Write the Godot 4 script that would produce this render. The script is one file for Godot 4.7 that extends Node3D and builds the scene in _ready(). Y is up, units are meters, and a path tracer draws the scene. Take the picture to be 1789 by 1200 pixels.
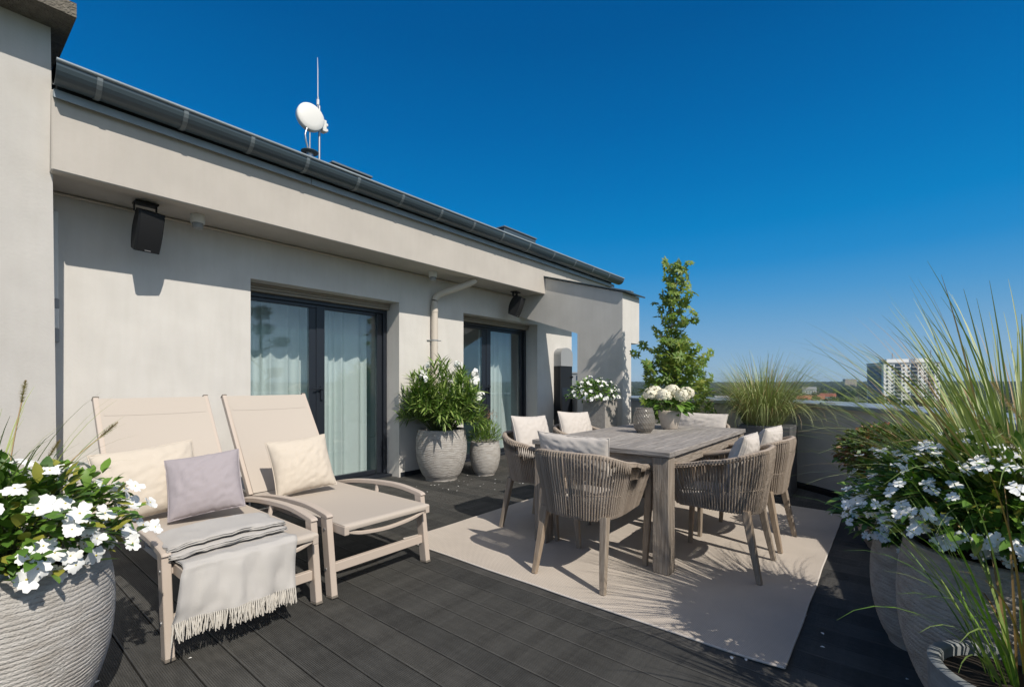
extends Node3D
# A sunny roof terrace. World axes: the house front runs along z (going away = -z), x points from the house out over the terrace, y is up, metres.

const EYE := Vector3(0, 1.2, 0)
var rng := RandomNumberGenerator.new()
var names := {}
var M := {}

# ---------------------------------------------------------------- helpers: nodes
func numbered(called: String) -> String:
	var n: int = names.get(called, 0)
	names[called] = n + 1
	return called if n == 0 else "%s_%03d" % [called, n]

func thing(called: String, label: String, category: String, at := Vector3.ZERO, turn := 0.0, group := "") -> Node3D:
	var o := Node3D.new()
	o.name = numbered(called)
	add_child(o)
	o.position = at
	o.rotation.y = turn
	o.set_meta("label", label)
	o.set_meta("category", category)
	if group != "":
		o.set_meta("group", group)
	return o

func part(called: String, shape, material: Material, parent: Node3D, at := Transform3D()) -> MeshInstance3D:
	var o := MeshInstance3D.new()
	o.name = called
	o.mesh = done(shape) if shape is SurfaceTool else shape
	if material:
		o.material_override = material
	parent.add_child(o, true)
	o.transform = at
	return o

func structure(called: String, shape, material: Material) -> MeshInstance3D:
	var o := part(numbered(called), shape, material, self)
	o.set_meta("kind", "structure")
	return o

func copy_of(o: Node3D, called: String, label: String, at: Vector3, turn: float, group := "") -> Node3D:
	var c: Node3D = o.duplicate()
	c.name = numbered(called)
	add_child(c)
	c.position = at
	c.rotation.y = turn
	c.set_meta("label", label)
	if group != "":
		c.set_meta("group", group)
	return c

# ---------------------------------------------------------------- helpers: shapes
func begin() -> SurfaceTool:
	var s := SurfaceTool.new()
	s.begin(Mesh.PRIMITIVE_TRIANGLES)
	return s

func done(s: SurfaceTool, onto: ArrayMesh = null) -> ArrayMesh:
	s.generate_normals()
	return s.commit(onto) if onto else s.commit()

func tri(s: SurfaceTool, a: Vector3, b: Vector3, c: Vector3, out: Vector3) -> void:
	if (b - a).cross(c - a).dot(out) > 0.0:
		var t := b
		b = c
		c = t
	s.add_vertex(a)
	s.add_vertex(b)
	s.add_vertex(c)

func quad(s: SurfaceTool, a: Vector3, b: Vector3, c: Vector3, d: Vector3, out: Vector3) -> void:
	tri(s, a, b, c, out)
	tri(s, a, c, d, out)

# a box with chamfered edges
func box(s: SurfaceTool, c: Vector3, size: Vector3, b := Basis(), bevel := 0.004) -> void:
	s.set_smooth_group(-1)
	var h := size * 0.5
	var e: float = minf(bevel, minf(h.x, minf(h.y, h.z)) * 0.9)
	var k := h - Vector3(e, e, e)
	for ax in 3:
		var u := (ax + 1) % 3
		var v := (ax + 2) % 3
		for sg in [-1.0, 1.0]:
			var q := []
			for w in [[-1, -1], [1, -1], [1, 1], [-1, 1]]:
				var p := Vector3.ZERO
				p[ax] = sg * h[ax]
				p[u] = w[0] * k[u]
				p[v] = w[1] * k[v]
				q.append(c + b * p)
			var n := Vector3.ZERO
			n[ax] = sg
			quad(s, q[0], q[1], q[2], q[3], b * n)
		if e <= 0.0005:
			continue
		for su in [-1.0, 1.0]:
			for sv in [-1.0, 1.0]:
				var q2 := []
				for w in [[0, -1], [0, 1], [1, 1], [1, -1]]:
					var p := Vector3.ZERO
					p[ax] = w[1] * k[ax]
					p[u] = su * (h[u] if w[0] == 0 else k[u])
					p[v] = sv * (k[v] if w[0] == 0 else h[v])
					q2.append(c + b * p)
				var n2 := Vector3.ZERO
				n2[u] = su
				n2[v] = sv
				quad(s, q2[0], q2[1], q2[2], q2[3], b * n2)
	if e > 0.0005:
		for sx in [-1.0, 1.0]:
			for sy in [-1.0, 1.0]:
				for sz in [-1.0, 1.0]:
					var g := Vector3(sx, sy, sz)
					tri(s, c + b * (Vector3(h.x, k.y, k.z) * g), c + b * (Vector3(k.x, h.y, k.z) * g), c + b * (Vector3(k.x, k.y, h.z) * g), b * g)

# box given by its two corners
func slab(s: SurfaceTool, lo: Vector3, hi: Vector3, bevel := 0.004) -> void:
	box(s, (lo + hi) * 0.5, (hi - lo).abs(), Basis(), bevel)

func look(dir: Vector3, up := Vector3.UP) -> Basis:   # z axis along dir
	var z := dir.normalized()
	if absf(z.dot(up)) > 0.99:
		up = Vector3.RIGHT
	var x := up.cross(z).normalized()
	return Basis(x, z.cross(x), z)

# straight rectangular bar from a to b
func bar(s: SurfaceTool, a: Vector3, b: Vector3, w: float, h: float, up := Vector3.UP, bevel := 0.003) -> void:
	box(s, (a + b) * 0.5, Vector3(w, h, a.distance_to(b)), look(b - a, up), bevel)

func ring(n: int, rx: float, ry: float) -> PackedVector2Array:
	var p := PackedVector2Array()
	for i in n:
		var t := TAU * i / n
		p.append(Vector2(cos(t) * rx, sin(t) * ry))
	return p

func rect(w: float, h: float, e := 0.003) -> PackedVector2Array:
	var x := w * 0.5
	var y := h * 0.5
	return PackedVector2Array([Vector2(x - e, -y), Vector2(x, -y + e), Vector2(x, y - e), Vector2(x - e, y), Vector2(-x + e, y), Vector2(-x, y - e), Vector2(-x, -y + e), Vector2(-x + e, -y)])

# sweep a section along a path; smooth = round normals
func sweep(s: SurfaceTool, pts: Array, section: PackedVector2Array, up := Vector3.UP, smooth := true, scales := [], closed := false, caps := true) -> void:
	var n := pts.size()
	var rows := []
	for i in n:
		var d: Vector3
		if closed:
			d = pts[(i + 1) % n] - pts[(i + n - 1) % n]
		else:
			d = pts[mini(i + 1, n - 1)] - pts[maxi(i - 1, 0)]
		var b := look(d, up)
		var k: float = scales[i] if scales.size() else 1.0
		var row := PackedVector3Array()
		for q in section:
			row.append(pts[i] + b.x * q.x * k + b.y * q.y * k)
		rows.append(row)
	s.set_smooth_group(0 if smooth else -1)
	var m := section.size()
	for i in (n if closed else n - 1):
		var r0: PackedVector3Array = rows[i]
		var r1: PackedVector3Array = rows[(i + 1) % n]
		var c0: Vector3 = (pts[i] + pts[(i + 1) % n]) * 0.5
		for j in m:
			var jj := (j + 1) % m
			var mid := (r0[j] + r0[jj] + r1[j] + r1[jj]) * 0.25
			quad(s, r0[j], r0[jj], r1[jj], r1[j], mid - c0)
	if caps and not closed:
		s.set_smooth_group(-1)
		for e in [0, n - 1]:
			var r: PackedVector3Array = rows[e]
			var o: Vector3 = pts[e] - pts[1 if e == 0 else n - 2]
			for j in range(1, m - 1):
				tri(s, r[0], r[j], r[j + 1], o)

func tube(s: SurfaceTool, pts: Array, r: float, sides := 8, scales := []) -> void:
	sweep(s, pts, ring(sides, r, r), Vector3.UP, true, scales)

func rod(s: SurfaceTool, a: Vector3, b: Vector3, r: float, sides := 10) -> void:
	sweep(s, [a, b], ring(sides, r, r))

# profile of (radius, height) turned about y
func lathe(s: SurfaceTool, prof: Array, seg := 32, at := Vector3.ZERO, smooth := true, group := 0) -> void:
	s.set_smooth_group(group if smooth else -1)
	for i in prof.size() - 1:
		var p: Vector2 = prof[i]
		var q: Vector2 = prof[i + 1]
		for j in seg:
			var a := TAU * j / seg
			var b := TAU * (j + 1) / seg
			var u := Vector3(cos(a), 0, sin(a))
			var v := Vector3(cos(b), 0, sin(b))
			var nrm := (u + v) * (q.y - p.y) + Vector3(0, 2.0 * (p.x - q.x), 0)
			var A := at + u * p.x + Vector3(0, p.y, 0)
			var B := at + v * p.x + Vector3(0, p.y, 0)
			var C := at + v * q.x + Vector3(0, q.y, 0)
			var D := at + u * q.x + Vector3(0, q.y, 0)
			if p.x > 1e-5:
				tri(s, A, B, C, nrm)
			if q.x > 1e-5:
				tri(s, A, C, D, nrm)

# polygon in the (a, b) plane given by axes, pushed out by depth along axis c
func prism(s: SurfaceTool, poly: PackedVector2Array, at: Vector3, a: Vector3, b: Vector3, depth: Vector3) -> void:
	s.set_smooth_group(-1)
	var idx := Geometry2D.triangulate_polygon(poly)
	var mid := Vector2.ZERO
	for q in poly:
		mid += q / poly.size()
	for i in range(0, idx.size(), 3):
		var t := []
		for k in 3:
			var q := poly[idx[i + k]]
			t.append(at + a * q.x + b * q.y)
		tri(s, t[0], t[1], t[2], -depth)
		tri(s, t[0] + depth, t[1] + depth, t[2] + depth, depth)
	var cw := Geometry2D.is_polygon_clockwise(poly)
	for i in poly.size():
		var p := poly[i]
		var q := poly[(i + 1) % poly.size()]
		var e := q - p
		var o := Vector2(e.y, -e.x) * (-1.0 if cw else 1.0)
		var P := at + a * p.x + b * p.y
		var Q := at + a * q.x + b * q.y
		quad(s, P, Q, Q + depth, P + depth, a * o.x + b * o.y)

# grid of points f(u, v), u and v from 0 to 1
func sheet(s: SurfaceTool, nu: int, nv: int, f: Callable, flip := false, uvs := Vector2.ONE) -> void:
	s.set_smooth_group(0)
	var g := []
	for i in nu + 1:
		var row := PackedVector3Array()
		for j in nv + 1:
			row.append(f.call(float(i) / nu, float(j) / nv))
		g.append(row)
	for i in nu:
		for j in nv:
			var k := [[i, j], [i + 1, j], [i + 1, j + 1], [i, j], [i + 1, j + 1], [i, j + 1]]
			if flip:
				k = [[i, j], [i + 1, j + 1], [i + 1, j], [i, j], [i, j + 1], [i + 1, j + 1]]
			for w in k:
				s.set_uv(Vector2(float(w[0]) / nu * uvs.x, float(w[1]) / nv * uvs.y))
				s.add_vertex(g[w[0]][w[1]])

func smooth_path(p: Array, per := 6) -> Array:
	var out := []
	for i in p.size() - 1:
		var a: Vector3 = p[maxi(i - 1, 0)]
		var d: Vector3 = p[mini(i + 2, p.size() - 1)]
		for k in per:
			out.append((p[i] as Vector3).cubic_interpolate(p[i + 1], a, d, float(k) / per))
	out.append(p[-1])
	return out

# ---------------------------------------------------------------- helpers: materials
func mat(called: String, c: Color, rough := 0.7, metal := 0.0) -> StandardMaterial3D:
	var m := StandardMaterial3D.new()
	m.resource_name = called
	m.albedo_color = c.linear_to_srgb()
	m.roughness = rough
	m.metallic = metal
	M[called] = m
	return m

func noise(freq: float, octaves := 4, sd := 1, kind := FastNoiseLite.TYPE_SIMPLEX_SMOOTH) -> FastNoiseLite:
	var n := FastNoiseLite.new()
	n.noise_type = kind
	n.frequency = freq
	n.fractal_octaves = octaves
	n.seed = sd
	return n

# tiling grey noise between two tints
func ntex(freq: float, lo: Color, hi: Color, octaves := 4, sd := 1, size := 512, mid := 0.5) -> NoiseTexture2D:
	var t := NoiseTexture2D.new()
	t.width = size
	t.height = size
	t.seamless = true
	t.noise = noise(freq, octaves, sd)
	var g := Gradient.new()
	g.set_color(0, lo.linear_to_srgb())
	g.set_color(1, hi.linear_to_srgb())
	g.add_point(mid, lo.lerp(hi, 0.5).linear_to_srgb())
	t.color_ramp = g
	return t

func hnoise(freq: float, octaves := 4, sd := 1, size := 512) -> NoiseTexture2D:
	var t := NoiseTexture2D.new()
	t.width = size
	t.height = size
	t.seamless = true
	t.noise = noise(freq, octaves, sd)
	return t

func tri_map(m: StandardMaterial3D, scale: Vector3, world := false) -> void:
	m.uv1_triplanar = true
	m.uv1_world_triplanar = world
	m.uv1_triplanar_sharpness = 4.0
	m.uv1_scale = scale

func tint(m: StandardMaterial3D, tex: Texture2D) -> void:
	m.albedo_texture = tex

func relief(m: StandardMaterial3D, tex: Texture2D, cm: float) -> void:
	m.heightmap_enabled = true
	m.heightmap_texture = tex
	m.heightmap_scale = cm

func W(v: float) -> Color:
	return Color(v, v, v)

func materials() -> void:
	var blotch := ntex(0.006, W(0.90), W(1.0), 5, 3)
	var fine := hnoise(0.09, 3, 5)
	var m := mat("plaster", Color(0.665, 0.645, 0.615), 0.92)
	tint(m, blotch); relief(m, fine, 0.05); tri_map(m, Vector3(0.7, 0.7, 0.7), true)
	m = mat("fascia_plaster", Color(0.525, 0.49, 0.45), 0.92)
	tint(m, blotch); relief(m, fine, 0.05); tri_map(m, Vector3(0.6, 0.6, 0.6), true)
	m = mat("pillar_plaster", Color(0.60, 0.58, 0.555), 0.92)
	tint(m, blotch); relief(m, fine, 0.05); tri_map(m, Vector3(0.8, 0.8, 0.8), true)
	m = mat("parapet_plaster", Color(0.68, 0.63, 0.565), 0.92)
	tint(m, ntex(0.008, W(0.82), W(1.0), 5, 9)); relief(m, fine, 0.06); tri_map(m, Vector3(0.7, 0.7, 0.7), true)
	# faint rain streaks down the render
	var streak := ntex(0.02, Color(0.955, 0.95, 0.94), W(1.0), 5, 7, 512, 0.42)
	for k in ["plaster", "fascia_plaster", "pillar_plaster", "parapet_plaster"]:
		m = M[k]
		m.detail_enabled = true
		m.detail_blend_mode = BaseMaterial3D.BLEND_MODE_MUL
		m.detail_uv_layer = BaseMaterial3D.DETAIL_UV_2
		m.detail_albedo = streak
		m.uv2_triplanar = true
		m.uv2_world_triplanar = true
		m.uv2_scale = Vector3(1.3, 0.16, 1.3)
	m = mat("cap_stone", Color(0.20, 0.18, 0.15), 0.95)
	tint(m, ntex(0.03, W(0.55), W(1.0), 5, 4)); relief(m, fine, 1.0); tri_map(m, Vector3(1.2, 1.2, 1.2), true)
	mat("slate_metal", Color(0.062, 0.088, 0.108), 0.34, 0.15)
	mat("slate_bracket", Color(0.16, 0.19, 0.21), 0.45, 0.2)
	m = mat("zinc", Color(0.30, 0.35, 0.39), 0.45, 0.1)
	tint(m, ntex(0.01, W(0.8), W(1.0), 4, 12)); tri_map(m, Vector3(0.8, 0.8, 0.8), true)
	m = mat("roof_tiles", Color(0.05, 0.055, 0.06), 0.8)
	mat("frame_paint", Color(0.016, 0.02, 0.028), 0.35)
	mat("shutter", Color(0.33, 0.29, 0.24), 0.6)
	m = mat("black_plastic", Color(0.007, 0.008, 0.010), 0.6)
	mat("grille", Color(0.006, 0.007, 0.009), 0.85)
	mat("white_plastic", Color(0.72, 0.72, 0.70), 0.45)
	mat("grey_plastic", Color(0.30, 0.31, 0.32), 0.5)
	mat("steel", Color(0.45, 0.46, 0.48), 0.35, 0.8)
	mat("pipe_paint", Color(0.60, 0.54, 0.47), 0.6)
	mat("dark_void", Color(0.03, 0.03, 0.03), 0.9)
	mat("room_paint", Color(0.45, 0.43, 0.40), 0.9)
	m = mat("glass", Color(0.10, 0.26, 0.30, 0.025), 0.02)
	m.transparency = BaseMaterial3D.TRANSPARENCY_ALPHA
	m = mat("curtain_cloth", Color(0.55, 0.66, 0.655), 0.95)
	m.backlight_enabled = true
	m.backlight = Color(0.35, 0.38, 0.38)
	# deck
	for k in 3:
		m = mat("deck_%d" % k, [Color(0.092, 0.091, 0.086), Color(0.106, 0.103, 0.097), Color(0.080, 0.080, 0.077)][k], 0.72)
		tint(m, ntex(0.02, W(0.45), W(1.0), 5, 20 + k)); tri_map(m, Vector3(0.55, 0.9, 2.6), true)
		m.roughness_texture = ntex(0.015, W(0.75), W(1.0), 3, 30)
		relief(m, hnoise(0.12, 3, 33), 0.12)
	mat("deck_under", Color(0.008, 0.008, 0.008), 0.95)
	# wood
	for k in 3:
		for a in 3:   # grain along x, y or z
			m = mat("grey_wood_%d%s" % [k, "xyz"[a]], [Color(0.43, 0.40, 0.375), Color(0.38, 0.355, 0.335), Color(0.48, 0.45, 0.42)][k], 0.85)
			var sc := Vector3(7, 7, 7)
			sc[a] = 0.35
			tint(m, ntex(0.02, Color(0.40, 0.385, 0.375), W(1.0), 5, 41 + k)); tri_map(m, sc)
			relief(m, hnoise(0.04, 4, 44), 0.35)
	m = mat("leg_wood", Color(0.42, 0.365, 0.31), 0.85)
	tint(m, ntex(0.02, Color(0.42, 0.39, 0.36), W(1.0), 5, 47)); tri_map(m, Vector3(7, 0.35, 7)); relief(m, hnoise(0.04, 4, 44), 0.35)
	m = mat("apron_wood", Color(0.44, 0.385, 0.33), 0.85)
	tint(m, ntex(0.02, Color(0.42, 0.39, 0.36), W(1.0), 5, 48)); tri_map(m, Vector3(0.7, 7, 0.7)); relief(m, hnoise(0.04, 4, 44), 0.35)
	for a in 2:
		m = mat("teak_%d" % a, [Color(0.40, 0.325, 0.25), Color(0.36, 0.31, 0.255)][a], 0.75)
		tint(m, ntex(0.025, Color(0.55, 0.50, 0.46), W(1.0), 5, 51)); tri_map(m, Vector3(8, 0.6, 8))
	for k in 3:
		m = mat("cord_%d" % k, [Color(0.43, 0.355, 0.29), Color(0.38, 0.31, 0.25), Color(0.48, 0.40, 0.33)][k], 0.9)
		tint(m, ntex(0.06, W(0.65), W(1.0), 3, 57)); tri_map(m, Vector3(5, 12, 5))
		relief(m, hnoise(0.1, 2, 58), 0.3)
	m = mat("linen", Color(0.60, 0.555, 0.515), 0.95)
	tint(m, ntex(0.35, W(0.86), W(1.0), 2, 61, 256)); tri_map(m, Vector3(3, 3, 3)); relief(m, hnoise(0.4, 2, 62, 256), 0.12)
	for c in [["cream_cloth", Color(0.60, 0.535, 0.455)], ["lilac_cloth", Color(0.37, 0.335, 0.36)], ["throw_cloth", Color(0.475, 0.46, 0.445)], ["tassel_cloth", Color(0.60, 0.57, 0.52)]]:
		m = mat(c[0], c[1], 0.95)
		tint(m, ntex(0.4, W(0.88), W(1.0), 2, 63, 256)); tri_map(m, Vector3(3, 3, 3)); relief(m, hnoise(0.4, 2, 64, 256), 0.12)
		m.rim_enabled = true
		m.rim = 0.25
	m = mat("lounger_paint", Color(0.50, 0.43, 0.375), 0.45)
	m = mat("sling", Color(0.515, 0.46, 0.405), 0.75)
	m.backlight_enabled = true
	m.backlight = Color(0.25, 0.22, 0.2)
	tint(m, ntex(0.45, W(0.84), W(1.0), 1, 66, 256)); tri_map(m, Vector3(4, 4, 4))
	mat("rubber", Color(0.16, 0.14, 0.12), 0.8)
	# pots
	m = mat("ribbed_pot", Color(0.50, 0.485, 0.465), 0.92)
	tint(m, ntex(0.012, Color(0.66, 0.63, 0.60), W(1.0), 6, 71)); relief(m, hnoise(0.12, 3, 72), 0.35); tri_map(m, Vector3(1.6, 3.0, 1.6))
	m = mat("dark_pot", Color(0.47, 0.435, 0.40), 0.92)
	tint(m, ntex(0.012, Color(0.60, 0.58, 0.55), W(1.0), 6, 73)); relief(m, hnoise(0.12, 3, 72), 0.35); tri_map(m, Vector3(1.6, 3.0, 1.6))
	m = mat("blue_pot", Color(0.26, 0.28, 0.29), 0.55)
	tint(m, ntex(0.02, W(0.6), W(1.0), 5, 74)); tri_map(m, Vector3(2, 2, 2))
	m = mat("planter_concrete", Color(0.40, 0.375, 0.345), 0.92)
	tint(m, ntex(0.02, W(0.75), W(1.0), 5, 75)); relief(m, hnoise(0.08, 3, 72), 0.4); tri_map(m, Vector3(1.6, 1.6, 1.6))
	m = mat("planter_dark", Color(0.12, 0.125, 0.13), 0.85)
	tint(m, ntex(0.02, W(0.7), W(1.0), 5, 76)); tri_map(m, Vector3(1.6, 1.6, 1.6))
	m = mat("beige_pot", Color(0.60, 0.53, 0.455), 0.75)
	tint(m, ntex(0.02, W(0.85), W(1.0), 4, 77)); tri_map(m, Vector3(3, 3, 3))
	mat("soil", Color(0.025, 0.018, 0.012), 1.0)
	m = mat("smoked_glass", Color(0.20, 0.18, 0.155, 0.80), 0.15)
	m.transparency = BaseMaterial3D.TRANSPARENCY_ALPHA
	mat("candle_wax", Color(0.75, 0.70, 0.60), 0.6)
	# leaves and petals (the tint comes from vertex colours)
	for c in [["leaf_bright", Color(0.14, 0.26, 0.035)], ["leaf_yellow", Color(0.30, 0.30, 0.05)], ["leaf_mid", Color(0.090, 0.190, 0.028)], ["leaf_deep", Color(0.055, 0.125, 0.024)], ["oleander_a", Color(0.16, 0.27, 0.05)], ["oleander_b", Color(0.095, 0.19, 0.035)], ["oleander_c", Color(0.24, 0.32, 0.085)], ["maple_a", Color(0.15, 0.22, 0.030)], ["maple_b", Color(0.095, 0.175, 0.026)], ["maple_c", Color(0.23, 0.26, 0.05)], ["box_a", Color(0.075, 0.115, 0.02)], ["box_b", Color(0.14, 0.17, 0.03)], ["box_red", Color(0.24, 0.10, 0.05)], ["dry_brown", Color(0.26, 0.15, 0.085)], ["straw", Color(0.42, 0.29, 0.16)], ["grass_fine", Color(0.33, 0.38, 0.14)], ["grass_fine_b", Color(0.24, 0.30, 0.09)], ["grass_rust", Color(0.27, 0.17, 0.06)], ["grass_green", Color(0.20, 0.28, 0.075)], ["grass_pale", Color(0.36, 0.41, 0.18)]]:
		m = mat(c[0], c[1], 0.48)
		m.backlight_enabled = true
		m.backlight = Color(0.55, 0.6, 0.3)
		m.vertex_color_use_as_albedo = true
	m = mat("petal", Color(0.86, 0.87, 0.86), 0.6)
	m.backlight_enabled = true
	m.backlight = Color(0.5, 0.5, 0.5)
	m = mat("petal_cream", Color(0.80, 0.76, 0.62), 0.6)
	m.backlight_enabled = true
	m.backlight = Color(0.5, 0.48, 0.4)
	mat("pollen", Color(0.48, 0.42, 0.08), 0.8)
	mat("stem", Color(0.10, 0.12, 0.035), 0.7)
	mat("bark", Color(0.16, 0.125, 0.09), 0.9)
	# far town
	for c in [["tree_far_a", Color(0.080, 0.135, 0.030)], ["tree_far_b", Color(0.115, 0.170, 0.034)], ["tree_far_c", Color(0.050, 0.085, 0.028)], ["far_wood", Color(0.055, 0.080, 0.038)]]:
		mat(c[0], c[1], 0.9)
	m = mat("terrain", Color(0.09, 0.11, 0.045), 0.95)
	tint(m, ntex(0.02, Color(0.6, 0.7, 0.6), W(1.0), 5, 81)); tri_map(m, Vector3(0.004, 0.004, 0.004), true)
	mat("brick_red", Color(0.30, 0.105, 0.06), 0.9)
	mat("render_white", Color(0.80, 0.80, 0.78), 0.85)
	mat("render_sand", Color(0.42, 0.36, 0.28), 0.85)
	mat("far_window", Color(0.04, 0.06, 0.09), 0.15)
	mat("far_blue", Color(0.10, 0.15, 0.24), 0.4)
	mat("far_grey", Color(0.30, 0.31, 0.33), 0.8)

# ---------------------------------------------------------------- camera, light, order of building
func _ready() -> void:
	var cam := Camera3D.new()
	cam.name = "camera"
	add_child(cam)
	cam.position = EYE
	cam.rotation.y = deg_to_rad(39.23)
	cam.projection = Camera3D.PROJECTION_FRUSTUM
	cam.near = 0.05
	cam.far = 8000.0
	cam.size = 2.0 * 0.05 * 600.0 / 815.0
	cam.frustum_offset = Vector2(0, 0.05 * 68.0 / 815.0)
	cam.current = true
	# clear deep blue sky, paler towards the horizon
	var sky_img := Image.create(256, 512, false, Image.FORMAT_RGBF)
	var stops := [[0.0, Color8(158, 184, 202)], [1.2, Color8(148, 180, 204)], [5.0, Color8(120, 168, 207)], [7.4, Color8(98, 159, 206)], [9.5, Color8(76, 151, 206)], [13.0, Color8(38, 138, 202)], [17.0, Color8(11, 128, 195)], [22.0, Color8(5, 115, 184)], [28.0, Color8(3, 102, 171)], [36.0, Color8(2, 88, 154)], [48.0, Color8(2, 78, 142)], [90.0, Color8(4, 68, 128)]]
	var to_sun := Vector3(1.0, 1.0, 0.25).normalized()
	for y in 512:
		var el := 90.0 - (y + 0.5) / 512.0 * 180.0
		var c: Color = stops[0][1].srgb_to_linear()
		if el > 0.0:
			for i in stops.size() - 1:
				if el >= stops[i][0] and el <= stops[i + 1][0]:
					c = (stops[i][1] as Color).srgb_to_linear().lerp((stops[i + 1][1] as Color).srgb_to_linear(), (el - stops[i][0]) / (stops[i + 1][0] - stops[i][0]))
		for x in 256:
			# warm glow added round the sun, behind the camera, to lift the shade
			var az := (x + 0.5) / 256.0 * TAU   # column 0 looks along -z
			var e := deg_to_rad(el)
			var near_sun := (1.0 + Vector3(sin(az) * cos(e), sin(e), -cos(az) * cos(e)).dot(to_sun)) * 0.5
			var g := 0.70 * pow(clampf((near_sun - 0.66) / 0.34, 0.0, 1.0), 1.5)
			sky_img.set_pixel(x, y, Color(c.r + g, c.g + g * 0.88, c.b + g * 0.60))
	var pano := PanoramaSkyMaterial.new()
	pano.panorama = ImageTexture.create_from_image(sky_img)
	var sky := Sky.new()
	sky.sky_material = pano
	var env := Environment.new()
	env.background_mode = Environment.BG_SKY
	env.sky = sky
	env.tonemap_mode = Environment.TONE_MAPPER_LINEAR
	env.tonemap_exposure = 1.0
	env.sdfgi_enabled = true
	env.ssao_enabled = true
	env.ssil_enabled = true
	env.fog_enabled = true
	env.fog_density = 0.00012
	env.fog_light_color = Color8(165, 190, 210)
	var we := WorldEnvironment.new()
	we.name = "world"
	we.environment = env
	add_child(we)
	var sun := DirectionalLight3D.new()
	sun.name = "sun"
	add_child(sun)
	sun.basis = look(to_sun)   # shines along -z of its own, that is from this direction
	sun.light_energy = 1.38
	sun.light_color = Color(1.0, 0.965, 0.91)
	sun.light_angular_distance = 0.5
	sun.shadow_enabled = true
	materials()
	terrace()
	parapet()
	house()
	town()
	street_pine()
	curtains()
	fittings()
	furniture()
	plants()
	fallen_petals()

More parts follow.
